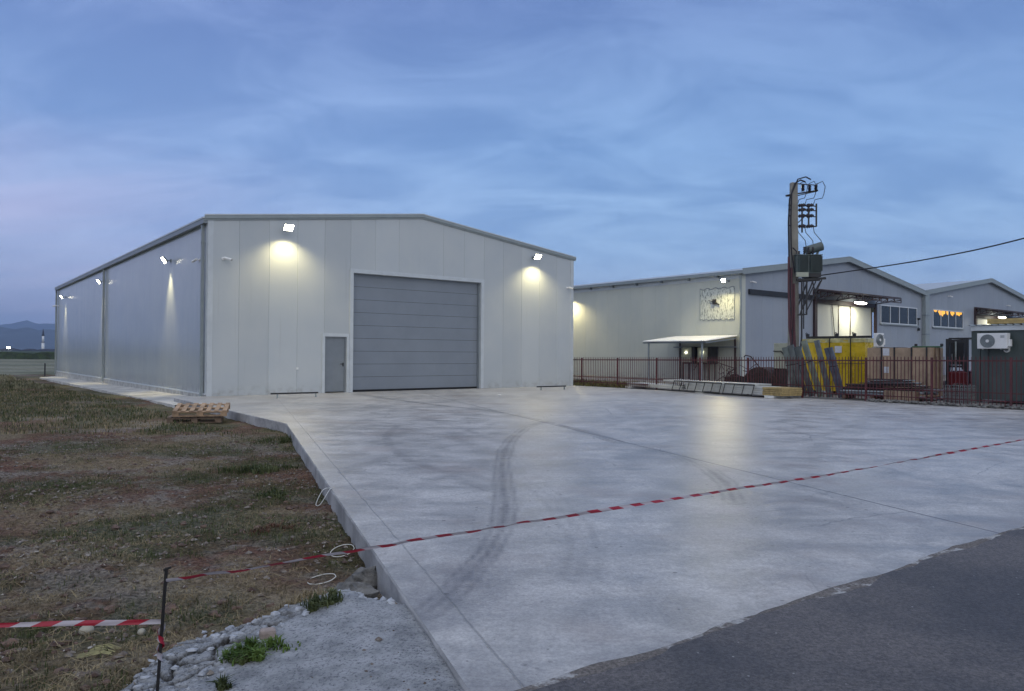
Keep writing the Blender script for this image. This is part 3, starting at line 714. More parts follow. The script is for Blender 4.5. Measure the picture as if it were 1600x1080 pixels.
# personnel door
mb = MB(); mb.box(E_0+.06, E_1-.06, .06, .10, .03, EZ-.05); pd = mb.build('door', M['pdoor'], wh, bevel=.004)
mb = MB(); mb.box(E_0+.0, E_0+.06, .03, .11, .0, EZ); mb.box(E_1-.06, E_1, .03, .11, 0, EZ); mb.box(E_0+.06, E_1-.06, .03, .11, EZ-.05, EZ); mb.build('door_frame', M['pdoor'], wh)
mb = MB(); mb.box(E_0-.11, E_0, -.03, .03, 0, EZ+.12); mb.box(E_1, E_1+.10, -.028, .03, 0, EZ+.12); mb.box(E_0, E_1, -.03, .03, EZ, EZ+.12); mb.build('door_surround', M['trim'], wh)
mb = MB(); mb.box(E_1-.13, E_1-.10, .035, .06, .98, 1.12); mb.box(E_1-.23, E_1-.10, .02, .035, 1.06, 1.085); mb.build('handle', M['black'], pd)
mb = MB(); mb.box(E_0+.1, E_1-.1, .05, .06, .06, .075); mb.box(E_1-.085, E_1-.072, .052, .06, .06, 2.0); mb.build('door_seam', M['gutter'], pd)
mb = MB(); mb.box(3.12, 3.20, -.03, -.0, .87, .95); mb.tube([(3.16, -.03, .91), (3.16, -.05, .91)], .025, 10); mb.build('wall_socket', M['white'], wh)

# ------------------------------------------------------------------ floodlights and cameras
def make_flood(label, u, v, z, face, W_, spot, size=.36, lampm='lamp', target=None, blend=.7, ang=110, out=.32, tilt=50, wall_spot=0, group=None):
    """face: 'front' looks along -v, 'left' looks along -u"""
    rz = YAW + (0 if face == 'front' else -math.pi/2)
    t = thing('floodlight', label, 'floodlight', tuple(P(u, v, z)), rz, group)
    mb = MB(); mb.box(-.05, .05, -.03, 0, -.06, .06); mb.bar((0, -.02, 0), (0, -out+.05, .02), .03); mb.bar((-size/2-.02, -out+.04, .0), (size/2+.02, -out+.04, .0), .02)
    mb.build('bracket', M['gutter'], t)
    R_ = Matrix.Translation((0, -out, 0)) @ Matrix.Rotation(math.radians(tilt), 4, 'X')   # tilt 0: lens faces -y; 90: faces down
    mb = MB(); mb.box(-size/2, size/2, 0, .05, -size*.38, size*.38, R_)
    for k in range(7): x = -size/2+.02+k*(size-.04)/6; mb.box(x-.004, x+.004, .05, .075, -size*.34, size*.34, R_)
    mb.build('housing', M['gutter'], t)
    mb = MB(); mb.box(-size/2+.012, size/2-.012, -.006, -.001, -size*.38+.012, size*.38-.012, R_); mb.build('lens', M[lampm], t)
    ld = bpy.data.lights.new('flood_beam', 'SPOT'); ld.energy = spot; ld.color = (1., .84, .44); ld.spot_size = math.radians(ang); ld.spot_blend = blend; ld.shadow_soft_size = .08
    lo = bpy.data.objects.new('flood_beam', ld); COL.objects.link(lo); lo.parent = t; lo.location = R_ @ Vector((0, -.03, 0))
    lo.rotation_euler = (math.radians(tilt if target is None else target), 0, 0)
    # blender lights look along -z: pitch so that 0 = straight down, 90 = level outwards
    lo.rotation_euler = (-(math.radians(90-(tilt if target is None else target))), 0, 0)
    return t
make_flood('bright white floodlight high on the gable, above and left of the small grey door', 2.65, 0, 5.93, 'front', 0, 330, .34, tilt=38, target=72, ang=140, blend=.7, out=.38)
make_flood('bright white floodlight on the gable right of the big roller door', 14.23, 0, 5.88, 'front', 0, 330, .34, tilt=38, target=72, ang=140, blend=.7, out=.38)
for (v, z, lb) in ((4.81, 5.02, 'small floodlight on the long left wall, nearest the front corner'),
                   (18.5, 5.18, 'small floodlight beside the middle downpipe of the long left wall'),
                   (32.1, 5.12, 'small floodlight near the far end of the long left wall')):
    make_flood(lb, 0, v, z, 'left', 0, 480, .34, 'lamp_small', tilt=35, target=92, ang=60, blend=.9, out=.26, group='floodlights along the left wall')

def make_cam(label, u, v, z, face, yaw=0.):
    rz = YAW + (0 if face == 'front' else -math.pi/2)
    t = thing('security_camera', label, 'security camera', tuple(P(u, v, z)), rz, 'white security cameras')
    mb = MB(); mb.tube([(0, 0, 0), (0, -.03, 0)], .055, 14); mb.tube([(0, -.03, 0), (.02, -.09, -.01), (.05, -.12, .0)], .02, 8); mb.build('mount', M['white'], t)
    d = Vector((math.sin(yaw+.9), -math.cos(yaw+.9), -.28)).normalized(); a_ = Vector((.03, -.12, .01)); b_ = a_+d*.24
    mb = MB(); mb.tube([a_-d*.02, b_], .042, 14); body = mb.build('body', M['white'], t, smooth=False)
    mb = MB(); mb.tube([b_-d*.004, b_+d*.004], .035, 12); mb.build('lens', M['lens'], body)
    return t
make_cam('white bullet camera on the gable just right of its left corner', .50, 0, 4.69, 'front')
make_cam('white bullet camera at the right corner of the gable', 16.36, 0, 4.63, 'front', -.6)
make_cam('bullet camera on the long left wall beside the front corner downpipe', 0, .95, 4.69, 'left', -2.2)
make_cam('tiny bullet camera at the far end of the long left wall', 0, 35.6, 4.71, 'left', -1.2)

def low_rail(label, p, q):
    p, q = Vector(p), Vector(q); d = (q-p); L = d.length; c = (p+q)/2
    t = thing('low_barrier', label, 'barrier', (c.x, c.y, 0), math.atan2(d.y, d.x), 'low black rails before the gable')
    mb = MB(); mb.box(-L/2, L/2, -.03, .03, .12, .17); mb.build('rail', M['black'], t, bevel=.004)
    for x in (-L/2+.22, L/2-.08):
        mb = MB(); mb.box(x-.02, x+.02, -.02, .02, .006, .12); mb.box(x-.04, x+.04, -.04, .04, 0, .006); mb.build('post', M['gal'], t)
low_rail('low black rail on two short legs left of the small grey door', at(423, 622.3, 0), at(497, 620.2, 0))
low_rail('low black rail on two short legs near the right corner of the gable', at(839, 610, 0), at(884, 608.6, 0))
pc = at(780, 618, 0)
mb = MB(); mb.box(-.06, .06, -.05, .05, .0, .03); tag(mb.build('paper_scrap', M['white'], loc=pc, rz=.5, bevel=.01), 'small white scrap lying on the concrete before the roller door', 'litter')

# ------------------------------------------------------------------ neighbouring warehouses
U2, V2, W2, H2, R2 = 30.43, .2, 24.2, 6.5, 8.2
def shed(name, label, u0, w, he, hr, v0=V2, L=45., side=True, cap=.16):
    t = thing(name, label, 'warehouse', tuple(P(u0, v0, 0)), YAW)
    rz_ = lambda u: he+(hr-he)*(1-abs(u-w/2)/(w/2))
    return t, rz_
w2, rz2 = shed('neighbour_warehouse', 'older grey warehouse behind the fence with worn paint square and small lean-to', U2, W2, H2, R2)
DO0, DO1, DOZ = 8.12, 16.18, 5.25      # opening under the canopy
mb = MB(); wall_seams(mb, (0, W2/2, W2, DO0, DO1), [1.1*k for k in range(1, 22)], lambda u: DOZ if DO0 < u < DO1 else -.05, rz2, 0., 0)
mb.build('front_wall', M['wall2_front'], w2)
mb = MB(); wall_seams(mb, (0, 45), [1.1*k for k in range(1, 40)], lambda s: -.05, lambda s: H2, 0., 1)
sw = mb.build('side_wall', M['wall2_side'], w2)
mb = MB(); mb.quad((-.25, -.3, H2+.0), (W2/2, -.3, R2+.06), (W2/2, 45, R2+.06), (-.25, 45, H2)); mb.quad((W2/2, -.3, R2+.06), (W2+.1, -.3, H2+.06), (W2+.1, 45, H2+.06), (W2/2, 45, R2+.06)); mb.build('roof', M['roof'], w2)
def verge(w, he, hr, par, dz=.32, m_='trim_grey', yo=-.32):
    for s in (0, 1):
        mb = MB(); a_ = (-.25, he+.06) if s == 0 else (w/2, hr+.10); b_ = (w/2, hr+.10) if s == 0 else (w+.1, he+.06)
        for y0, y1, d0, d1 in ((yo, yo+.04, -dz, .0), (yo-.01, yo+.05, .0, .05)):
            c = [(a_[0], y0, a_[1]+d0), (b_[0], y0, b_[1]+d0), (b_[0], y0, b_[1]+d1), (a_[0], y0, a_[1]+d1), (a_[0], y1, a_[1]+d0), (b_[0], y1, b_[1]+d0), (b_[0], y1, b_[1]+d1), (a_[0], y1, a_[1]+d1)]
            i = len(mb.v); mb.v += c; mb.f += [tuple(i+k for k in f) for f in ((0, 1, 2, 3), (5, 4, 7, 6), (3, 2, 6, 7), (1, 0, 4, 5), (0, 3, 7, 4), (2, 1, 5, 6))]
        # soffit back to the wall
        mb.quad((a_[0], yo+.04, a_[1]-dz+.02), (b_[0], yo+.04, b_[1]-dz+.02), (b_[0], 0, b_[1]-dz+.02), (a_[0], 0, a_[1]-dz+.02))
        mb.build('verge_trim', M[m_], par)
verge(W2, H2, R2, w2)
mb = MB(); mb.box(-.32, -.02, -.3, 45, H2-.20, H2-.02); gt = mb.build('gutter', M['trim_grey'], w2)
mb = MB(); mb.box(-.03, -.004, -.0, 45, H2-.46, H2-.20); mb.build('eave_board', M['trim'], w2)
for v_ in np.arange(1.5, 20, 2.2): mb = MB(); mb.box(-.335, -.03, v_, v_+.05, H2-.34, H2-.2); mb.build('gutter_bracket', M['gutter'], gt)
mb = MB(); mb.tube([(-.2, -.1, H2-.25), (-.12, -.06, H2-.6), (-.12, -.06, .0)], .07, 10); mb.build('downpipe', M['trim_grey'], w2)
mb = MB(); mb.box(-.015, .42, -.02, -.003, 0, H2); mb.box(-.018, -.003, -.02, .10, 0, H2); mb.build('corner_trim', M['wall2_side'], w2)
# worn paint square on the side wall (local v = v-V2)
def worn_mat():
    m = bpy.data.materials.new('worn_paint'); m.use_nodes = True; t = m.node_tree; b = t.nodes['Principled BSDF']
    c = N(t, 'ShaderNodeTexCoord').outputs['Object']; mp_ = N(t, 'ShaderNodeMapping'); t.links.new(c, mp_.inputs[0]); mp_.inputs['Scale'].default_value = (1, 7, 2.2)
    n_ = noise(t, mp_.outputs[0], 1.6, 7, .7, .6)
    t.links.new(mixc(t, mapr(t, n_, .41, .50), (.22, .25, .22), (.64, .67, .60)), b.inputs['Base Color']); b.inputs['Roughness'].default_value = .7
    return m
mb = MB(); n = 22
for k in range(n):
    v0_, v1_ = .45+k*2.5/n, .45+(k+1)*2.5/n; t0, t1 = 5.55+.06*math.sin(k*.9), 3.66+.05*math.sin(k*1.7)
    mb.quad((-.006, v0_, t1), (-.006, v1_, t1), (-.006, v1_, t0), (-.006, v0_, t0))
mb.build('worn_patch', worn_mat(), w2)
mb = MB(); cc_ = [(-.012, .45+2.5*k/20, 5.56+.05*math.sin(k*1.3)) for k in range(21)]+[(-.012, 2.96, 5.5-1.85*k/12) for k in range(13)]+[(-.012, 2.95-2.5*k/20, 3.66+.04*math.sin(k*2.1)) for k in range(21)]+[(-.012, .44, 3.66+1.85*k/12) for k in range(13)]
mb.tube(cc_, .022, 4); mb.build('patch_outline', M['gutter'], w2)
mb = MB(); mb.bar((-.05, 1.9, 4.75), (-.05, 1.5, 4.55), .05); mb.bar((-.05, 1.9, 4.75), (-.05, 2.3, 4.85), .03); mb.box(-.1, -.01, 1.75, 1.98, 4.6, 4.9); mb.build('sign_bracket', M['black'], w2)
# sliding door rail and leaves, portal posts
mb = MB(); mb.box(.7, DO0+.1, -.14, -.02, 5.15, 5.45); mb.build('sliding_rail', M['black'], w2)
mb = MB(); mb.box(DO0-.22, DO0+.10, -.15, -.01, 0, 5.85); mb.build('portal_post', M['maroon'], w2)
mb = MB(); mb.box(DO1-.10, DO1+.14, -.15, -.01, 0, 5.25); mb.build('portal_post', M['maroon'], w2)
mb = MB(); mb.box(DO0+.1, DO1-.1, -.12, .0, 4.98, 5.25); mb.build('portal_beam', M['maroon'], w2)
M['leaf'] = panel_mat('door_leaf_paint', (.62, .63, .56), .5, 0, .03, 2.0)
for a_, b_, yy in ((DO0+.1, DO0+3.3, .14), (DO0+3.3, DO0+5.0, .20), (DO0+5.0, DO1-.1, .14)):
    mb = MB(); mb.box(a_, b_-.03, yy, yy+.06, 0, 5.0); lf = mb.build('door_leaf', M['leaf'], w2)
    mb = MB(); mb.box(b_-.06, b_+.02, yy-.03, yy+.02, 0, 4.98); mb.build('leaf_edge', M['maroon'], lf)
mb = MB(); mb.tube([(DO0+2.4, .10, 5.0), (DO0+2.6, .08, 3.4), (DO0+2.9, .08, 1.5)], .025, 6); mb.build('hanging_cable', M['black'], w2)
def canopy(par, u0, u1, z0=5.88, z1=5.58, dep=1.9):
    mb = MB(); nn = int((u1-u0)/.25)
    for k in range(nn):
        a_, b_ = u0+(u1-u0)*k/nn, u0+(u1-u0)*(k+1)/nn; m_ = a_+(b_-a_)*.35
        for p, q, r0, r1 in ((a_, m_, 0, .05), (m_, b_, .05, 0)):
            mb.quad((p, -.02, z0+r0), (q, -.02, z0+r1), (q, -dep, z1+r1), (p, -dep, z1+r0))
            mb.quad((p, -.02, z0+r0-.012), (p, -dep, z1+r0-.012), (q, -dep, z1+r1-.012), (q, -.02, z0+r1-.012))
            mb.quad((p, -dep, z1+r0-.012), (p, -dep, z1+r0), (q, -dep, z1+r1), (q, -dep, z1+r1-.012))
    cv = mb.build('canopy', M['maroon'], par)
    mb = MB()
    for u_ in np.linspace(u0+.05, u1-.05, 4):
        mb.bar((u_, -.03, z0-.08), (u_, -dep+.03, z1-.06), .06); mb.bar((u_, -.03, z0-.62), (u_, -dep+.05, z1-.14), .06)
        for s in (.25, .5, .75): mb.bar((u_, -dep*s, z0-.08-.3*s), (u_, -dep*s, z0-.62+.18*s), .04); mb.bar((u_, -dep*s, z0-.1-.3*s), (u_, -dep*(s-.2), z0-.6+.16*s), .035)
    for y_ in (-dep+.05, -dep*.5): 
        mb.bar((u0, y_, z1-.05 if y_ < -1.2 else z0-.28), (u1, y_, z1-.05 if y_ < -1.2 else z0-.28), .05)
    mb.bar((u0, -dep+.05, z1-.32), (u1, -dep+.05, z1-.32), .05)
    for k in range(9):
        u_ = u0+(u1-u0)*k/8; mb.bar((u_, -dep+.05, z1-.06), (u_, -dep+.05, z1-.32), .045)
    mb.build('truss', M['maroon'], cv)
canopy(w2, DO0-.15, DO1+.1)
M['tube_lamp'] = mat('tube_lamp', (.9, .9, .9), .4, emit=(1, .96, .78), estr=9.)
def bulkhead(label, u, v, z, en=260):
    t = thing('canopy_lamp', label, 'lamp', tuple(P(u, v, z)), YAW)
    mb = MB(); mb.box(-.85, .85, -.10, .10, .03, .10); mb.tube([(-.6, 0, .1), (-.6, 0, .35)], .01, 5); mb.tube([(.6, 0, .1), (.6, 0, .35)], .01, 5); mb.build('housing', M['gutter'], t)
    mb = MB(); mb.blob((0, 0, 0), .5, 1.7, .28, .22, 0, 16, 8); mb.build('diffuser', M['tube_lamp'], t, smooth=True)
    ld = bpy.data.lights.new('lamp_glow', 'AREA'); ld.shape = 'RECTANGLE'; ld.size = 1.6; ld.size_y = .2; ld.energy = en; ld.color = (1, .94, .70)
    lo = bpy.data.objects.new('lamp_glow', ld); COL.objects.link(lo); lo.parent = t; lo.location = (0, 0, -.13)
bulkhead('long glowing lamp under the canopy of the nearer neighbouring warehouse', U2+DO0+4.6, V2-.75, 5.15, 110)
# windows
def window(par, u0, u1, z0, z1, n=4):
    mb = MB(); f = .07
    mb.box(u0-.06, u1+.06, -.06, -.002, z0-.07, z0); mb.box(u0-.06, u1+.06, -.06, -.002, z1, z1+.07)
    for k in range(n+1):
        x = u0+(u1-u0)*k/n; mb.box(x-f/2, x+f/2, -.058, -.003, z0, z1)
    wf = mb.build('window', M['winframe'], par)
    mb = MB(); mb.box(u0, u1, -.03, -.012, z0, z1); mb.build('pane', M['glass'], wf)
    mb = MB(); mb.box(u0-.15, u1+.15, -.14, -.061, z0-.16, z0-.07); mb.build('sill', M['trim_grey'], wf)
window(w2, 17.1, 22.9, 3.97, 5.20)
mb = MB(); mb.box(23.1, 23.25, -.18, -.0, 4.35, 4.5); mb.tube([(23.15, -.06, 4.4), (23.15, -.06, 3.7)], .02, 6); mb.box(23.1, 23.25, -.16, 0, 3.5, 3.7); mb.build('junction_box', M['black'], w2)
# third warehouse
W3 = 26.
w3, rz3 = shed('neighbour_warehouse', 'farthest grey warehouse at the right edge, its window strip glowing orange', U2+W2+.02, W3, 6.6, 8.4)
D30 = 10.1
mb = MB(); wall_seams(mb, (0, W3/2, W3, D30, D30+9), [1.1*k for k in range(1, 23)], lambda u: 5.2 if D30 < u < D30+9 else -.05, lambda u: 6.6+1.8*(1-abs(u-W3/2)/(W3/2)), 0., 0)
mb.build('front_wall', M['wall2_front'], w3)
mb = MB(); mb.quad((0, -.3, 6.66), (W3/2, -.3, 8.46), (W3/2, 45, 8.46), (0, 45, 6.66)); mb.quad((W3/2, -.3, 8.46), (W3, -.3, 6.66), (W3, 45, 6.66), (W3/2, 45, 8.46)); mb.build('roof', M['roof'], w3)
verge(W3, 6.6, 8.4, w3)
mb = MB(); mb.box(-.35, .35, -.30, -.02, -.02, 6.5); mb.build('downpipe', M['trim_grey'], w3)
for z_ in (3.2, 4.7): mb = MB(); mb.box(-.37, .37, -.33, -.015, z_, z_+.08); mb.build('pipe_band', M['gutter'], w3)
window(w3, 1.6, 7.4, 3.95, 5.25)
M['lit'] = mat('lit_pane', (.5, .3, .05), .3, emit=(1, .46, .05), estr=.85, var=.5, vscale=3)
mb = MB(); k0 = 0
for k, (a_, b_, h_) in enumerate(((1.75, 2.4, .16), (2.6, 3.9, .42), (4.1, 4.6, .30), (4.9, 5.7, .34), (5.9, 7.2, .30))):
    pts = [(a_+(b_-a_)*i/8, -.034, 5.25-h_*(.35+.65*math.sin(math.pi*(i+.4)/8.8)**1.0)*(.8+.2*((i*7) % 3))) for i in range(9)]
    mb = MB()
    for p, q in zip(pts[:-1], pts[1:]): mb.quad(p, q, (q[0], -.034, 5.24), (p[0], -.034, 5.24))
    mb.build('lit_interior', M['lit'], w3)
mb = MB(); mb.box(D30-.25, D30+.1, -.15, -.01, 0, 5.75); mb.build('portal_post', M['maroon'], w3)
mb = MB(); mb.box(D30+.1, D30+9, -.12, 0, 4.95, 5.2); mb.build('portal_beam', M['maroon'], w3)
mb = MB(); mb.box(D30+.1, D30+9, .14, .2, 0, 5.); mb.build('door_leaf', M['leaf'], w3)
canopy(w3, D30-.25, D30+9, 5.80, 5.50)
bulkhead('long glowing lamp under the canopy of the farther neighbouring warehouse', U2+W2+D30+4.0, V2-.75, 5.05, 110)
make_cam('white camera on the nearer neighbouring gable above the dark sliding rail', U2+.95, V2, 5.9, 'front')
make_cam('white camera between window and ridge of the farthest warehouse', U2+W2+4.6, V2, 6.5, 'front')
make_cam('white camera near the right edge of the farthest warehouse', U2+W2+17.4, V2, 6.3, 'front')
make_flood('glaring floodlight under the eave at the corner of the older warehouse', U2, V2+.85, H2-.55, 'left', 0, 420, .28, 'lamp_corner', tilt=14, target=50, ang=172, blend=.5, out=.55)
make_flood('floodlight on the older warehouse half hidden by the right corner of the big gable', U2, 14.9, H2-.8, 'left', 0, 700, .34, tilt=60, target=76, ang=160, blend=.6, out=.5)

# lean-to against the side wall
lt = thing('lean_to', 'small lean-to with pale corrugated roof against the side of the older warehouse', 'lean-to', tuple(P(U2-3, .4, 0)), YAW)
mb = MB(); L_ = 4.7; nn = 30; 
for k in range(nn):
    a_, b_ = L_*k/nn, L_*(k+1)/nn
    for p, q, r0, r1 in ((a_, a_+(b_-a_)*.4, 0, .045), (a_+(b_-a_)*.4, b_, .045, 0)):
        mb.quad((-.15, p, 2.30+r0), (-.15, q, 2.30+r1), (2.95, q, 2.66+r1), (2.95, p, 2.66+r0)); mb.quad((-.15, p, 2.27+r0), (2.95, p, 2.63+r0), (2.95, q, 2.63+r1), (-.15, q, 2.27+r1)); mb.quad((-.15, p, 2.27+r0), (-.15, q, 2.27+r1), (-.15, q, 2.30+r1), (-.15, p, 2.30+r0))
mb.build('roof', M['white'], lt)
for x, y, m_ in ((0, .3, 'trim_grey'), (0, L_-.4, 'trim_grey'), (2.85, L_-.5, 'maroon'), (2.85, .1, 'maroon')):
    mb = MB(); mb.box(x-.04, x+.04, y-.04, y+.04, 0, 2.25 if x < 1 else 2.55); mb.build('post', M[m_], lt)
mb = MB(); mb.box(-.05, .05, 0, L_, 2.18, 2.26); mb.bar((0, .02, 2.2), (2.85, .02, 2.5), .06); mb.bar((0, L_-.05, 2.2), (2.85, L_-.05, 2.5), .06); mb.box(2.8, 2.9, 0, L_, 1.95, 2.02); mb.build('beam', M['gutter'], lt)
for k, (v_, lb) in enumerate(((3.1, 'left one of two pale machine cabinets with a lit dot under the lean-to'), (1.9, 'right one of two pale machine cabinets with a lit dot under the lean-to'))):
    t = thing('machine_cabinet', lb, 'cabinet', tuple(P(U2-.9, v_, 0)), YAW, 'cabinets under the lean-to')
    mb = MB(); mb.box(0, .7, 0, .75, 1.05, 1.95); mb.build('body', M['beige'], t, bevel=.01)
    mb = MB(); mb.box(-.01, .7, -.22, -.005, .95, 2.0); mb.build('side_panel', M['black'], t)
    mb = MB(); [mb.box(x, x+.05, y_, y_+.05, 0, 1.05) for x in (0, .6) for y_ in (-.1, .65)]; mb.box(0, .65, -.1, .7, .95, 1.05); mb.build('stand', M['rust'], t)
    mb = MB(); mb.blob((-.03, .4, 1.65), .045, jit=0); mb.build('indicator_lamp', M['lamp_small'], t)

# ------------------------------------------------------------------ red fence
FU = 17.2
def gz(v): return -.03
VP_ = [4.6, 2.2, -.15, -2.49, -4.79, -7.07, -9.31, -11.56, -13.85, -15.92, -18.08, -20.2]
fe = thing('fence', 'dark red steel picket fence along the far side of the concrete yard', 'fence', tuple(P(FU, 0, 0)), YAW)
tops = [1.14+(-v+5)*.0085 for v in VP_]
for k, v in enumerate(VP_):
    mb = MB(); mb.box(-.03, .03, v-.03, v+.03, -.05, tops[k]+.14); mb.box(-.034, .034, v-.034, v+.034, tops[k]+.14, tops[k]+.15); mb.build('post', M['red_fence'], fe)
for k in range(len(VP_)-1):
    a_, b_ = VP_[k]-.03, VP_[k+1]+.03; za, zb = tops[k], tops[k+1]
    for p_, q_, w_ in ((za+.05, zb+.05, .045), (.44, .44, .03), (.20, .20, .03)): mb = MB(); mb.bar((0, a_, p_), (0, b_, q_), .028, w_); mb.build('rail', M['red_fence'], fe)
    n = int(round((a_-b_)/.112)); mb = MB()
    for j in range(1, n):
        s = j/n; v = a_+(b_-a_)*s; zt = za+(zb-za)*s+.19+random.uniform(-.006, .006); w = .0095
        mb.box(-.030, -.014, v-w, v+w, .06, zt-.03); i = len(mb.v)
        mb.v += [(-.030, v-w, zt-.03), (-.014, v-w, zt-.03), (-.014, v+w, zt-.03), (-.030, v+w, zt-.03), (-.022, v, zt)]
        mb.f += [(i, i+1, i+4), (i+1, i+2, i+4), (i+2, i+3, i+4), (i+3, i, i+4)]
    mb.build('picket_panel', M['red_fence'], fe)

# ------------------------------------------------------------------ utility pole with transformer
PU, PV = 18.35, -10.5
base = P(PU, PV, 0)
up = thing('utility_pole', 'tall grey concrete power pole with conduits, crossarm and switchgear behind the red fence', 'utility pole', tuple(base), 0)
mb = MB(); mb.box(-.13, .13, -.13, .13, 0, .01)
mb = MB(); i = 0
c = []
for z_, w_ in ((-.1, .19), (8.05, .125)):
    c += [(-w_, -w_*.8, z_), (w_, -w_*.8, z_), (w_, w_*.8, z_), (-w_, w_*.8, z_)]
mb.v = c; mb.f = [(0, 3, 2, 1), (4, 5, 6, 7), (0, 1, 5, 4), (1, 2, 6, 5), (2, 3, 7, 6), (3, 0, 4, 7)]
mb.build('shaft', M['pole'], up, bevel=.02)
# conduits and cables on its left
for dx, z1_, r, m_ in ((-.27, 5.2, .04, 'pipe_red'), (-.17, 4.8, .045, 'pipe_red'), (-.07, 4.2, .045, 'pipe_red')):
    mb = MB(); y_ = -.24
    mb.tube([(dx*.3+.0, y_, .0), (dx*.35+.02, y_, 1.2), (dx*.9, y_, 2.6), (dx, y_, 4.0), (dx, y_, z1_)], r, 8); mb.build('conduit', M[m_], up)
mb = MB(); mb.tube([(-.1, -.26, 0), (-.2, -.27, 1.6), (-.13, -.26, 2.2), (-.26, -.24, 5.2), (-.27, -.2, 6.5), (-.22, -.18, 7.4), (.0, -.16, 8.0), (.2, -.15, 8.12), (.38, -.15, 8.05)], .03, 6)
mb.tube([(-.05, -.25, 4.6), (-.16, -.2, 5.4), (-.18, -.2, 6.6), (-.15, -.2, 7.6), (.1, -.15, 8.15), (.4, -.15, 8.24), (.6, -.12, 8.15)], .026, 6)
mb.build('riser_cable', M['wire'], up)
mb = MB(); mb.tube([(-.32, -.05, 7.55), (.9, -.05, 7.75)], .03, 6); mb.bar((.12, -.05, 7.55), (.86, -.05, 7.72), .03); mb.bar((-.32, -.05, 7.52), (.2, -.05, 7.56), .03); mb.bar((.12, -.05, 8.0), (.86, -.05, 7.95), .03); mb.bar((.84, -.05, 7.7), (.86, -.05, 8.02), .03)
mb.build('crossarm', M['black'], up)
def insulator(mb, p, L=.22, r=.05):
    p = Vector(p); n = 5; pts = []; rs = []
    for k in range(n):
        pts += [p+Vector((0, 0, L*(k)/n)), p+Vector((0, 0, L*(k+.5)/n))]; rs += [r, r*.5]
    mb.tube(pts, rs, 8)
for x in (.33, .58, .82):
    mb = MB(); insulator(mb, (x, -.05, 7.72), .28, .075); mb.build('insulator', M['insul'], up)
# jumper wires
for x0, x1 in ((.45, .12), (.80, .40), (1.12, .72)):
    mb = MB(); mb.tube([(x0-.25, -.06, 8.0), (x0-.05, -.06, 8.10), (x0+.05, -.06, 7.9), (x0, -.06, 7.62), (x0-.06, -.06, 7.46), (x1+.06, -.06, 7.40), (x1, -.06, 7.2)], .014, 5)
    mb.build('jumper_wire', M['wire'], up); mb = MB(); mb.tube([(x1, -.06, 6.36), (x1+.04, -.06, 6.15), (x1+.30, -.06, 5.85), (x1+.34, -.06, 5.55)], .014, 5)
    mb.build('jumper_wire', M['wire'], up)
# switchgear frame
mb = MB()
for z_ in (7.15, 6.98, 6.75, 6.38):
    mb.bar((-.22, -.05, z_+.04), (.12, -.05, z_), .045)
    for k, x in enumerate((.22, .48, .72)): mb.bar((x-.18, -.05, z_+.03), (x+.10, -.05, z_+.0), .035)
for x, a_, b_ in ((.30, 7.15, 6.15), (.55, 7.25, 6.4), (.84, 7.25, 6.38)): mb.bar((x, -.05, a_), (x, -.05, b_), .05)
mb.bar((.84, -.05, 6.38), (.35, -.05, 6.34), .03); mb.bar((.12, -.05, 6.5), (.6, -.05, 6.95), .03)
mb.build('switch_frame', M['black'], up)
for z_ in (7.17, 7.0, 6.77, 6.38):
    for x in (.28, .58):
        mb = MB(); pts = [(x-.12+.04*k, -.05, z_+.005*k) for k in range(8)]; mb.tube(pts, [.03, .075, .05, .075, .05, .075, .05, .03], 8); mb.build('insulator', M['insul'], up)
# platform, struts
mb = MB(); mb.bar((.0, -.3, 4.32), (1.1, -.3, 4.40), .06, .08); mb.bar((.0, .25, 4.32), (1.1, .25, 4.40), .06, .08)
for x in (.15, .55, 1.05): mb.bar((x, -.3, 4.36+x*.06), (x, .25, 4.36+x*.06), .05)
for y_ in (-.3, .25):
    mb.bar((.12, y_, 3.0), (.62, y_, 4.32), .045); mb.bar((.35, y_, 3.1), (.95, y_, 4.34), .035)
mb.bar((.38, -.3, 4.3), (.38, -.3, 3.05), .05); mb.bar((.05, -.3, 3.02), (.4, -.3, 3.05), .05)
mb.tube([(.6, -.3, 4.3), (.68, -.32, 3.9), (.85, -.34, 3.6), (1.0, -.34, 3.65)], .025, 6); mb.tube([(.9, -.3, 4.3), (.7, -.32, 3.95), (.75, -.34, 3.55)], .02, 6)
mb.tube([(.2, -.3, 4.3), (.2, -.3, 2.2), (.1, -.25, 1.0), (.05, -.25, .1)], .03, 6); mb.tube([(.28, -.28, 4.3), (.28, -.28, 2.5)], .022, 6)
mb.build('platform', M['black'], up)
tr = thing('transformer', 'grey-green finned transformer with a slanted drum on the pole platform', 'transformer', tuple(base+Vector((-.02, -.02, 4.46))), 0)
mb = MB(); mb.box(.0, .94, -.32, .28, .12, .80); mb.build('tank', M['tgreen'], tr, bevel=.02)
mb = MB(); mb.box(-.03, .42, -.42, -.33, -.02, .15); mb.build('tank_foot', M['beige'], tr)
mb = MB(); mb.box(.42, .90, -.38, .25, -.02, .12); mb.build('underframe', M['black'], tr)
mb = MB(); [mb.box(x-.006, x+.006, -.44, -.32, .2, .77) for x in np.arange(.08, .44, .045)]; mb.build('cooling_fins', M['tgreen'], tr)
mb = MB(); [mb.box(x-.006, x+.006, -.44, -.32, .2, .77) for x in np.arange(.52, .93, .045)]; mb.build('cooling_fins', M['tgreen'], tr)
mb = MB(); mb.box(-.03, .97, -.36, .32, .80, .83); mb.build('lid', M['tgreen'], tr)
mb = MB(); mb.tube([(.48, -.05, 1.00), (1.06, -.05, 1.18)], .17, 18); cn = mb.build('conservator', M['tgreen'], tr); mb = MB(); mb.bar((.85, -.05, .8), (.95, -.05, 1.05), .07); mb.bar((.55, -.05, .8), (.6, -.05, .95), .09); mb.build('support', M['tgreen'], cn)
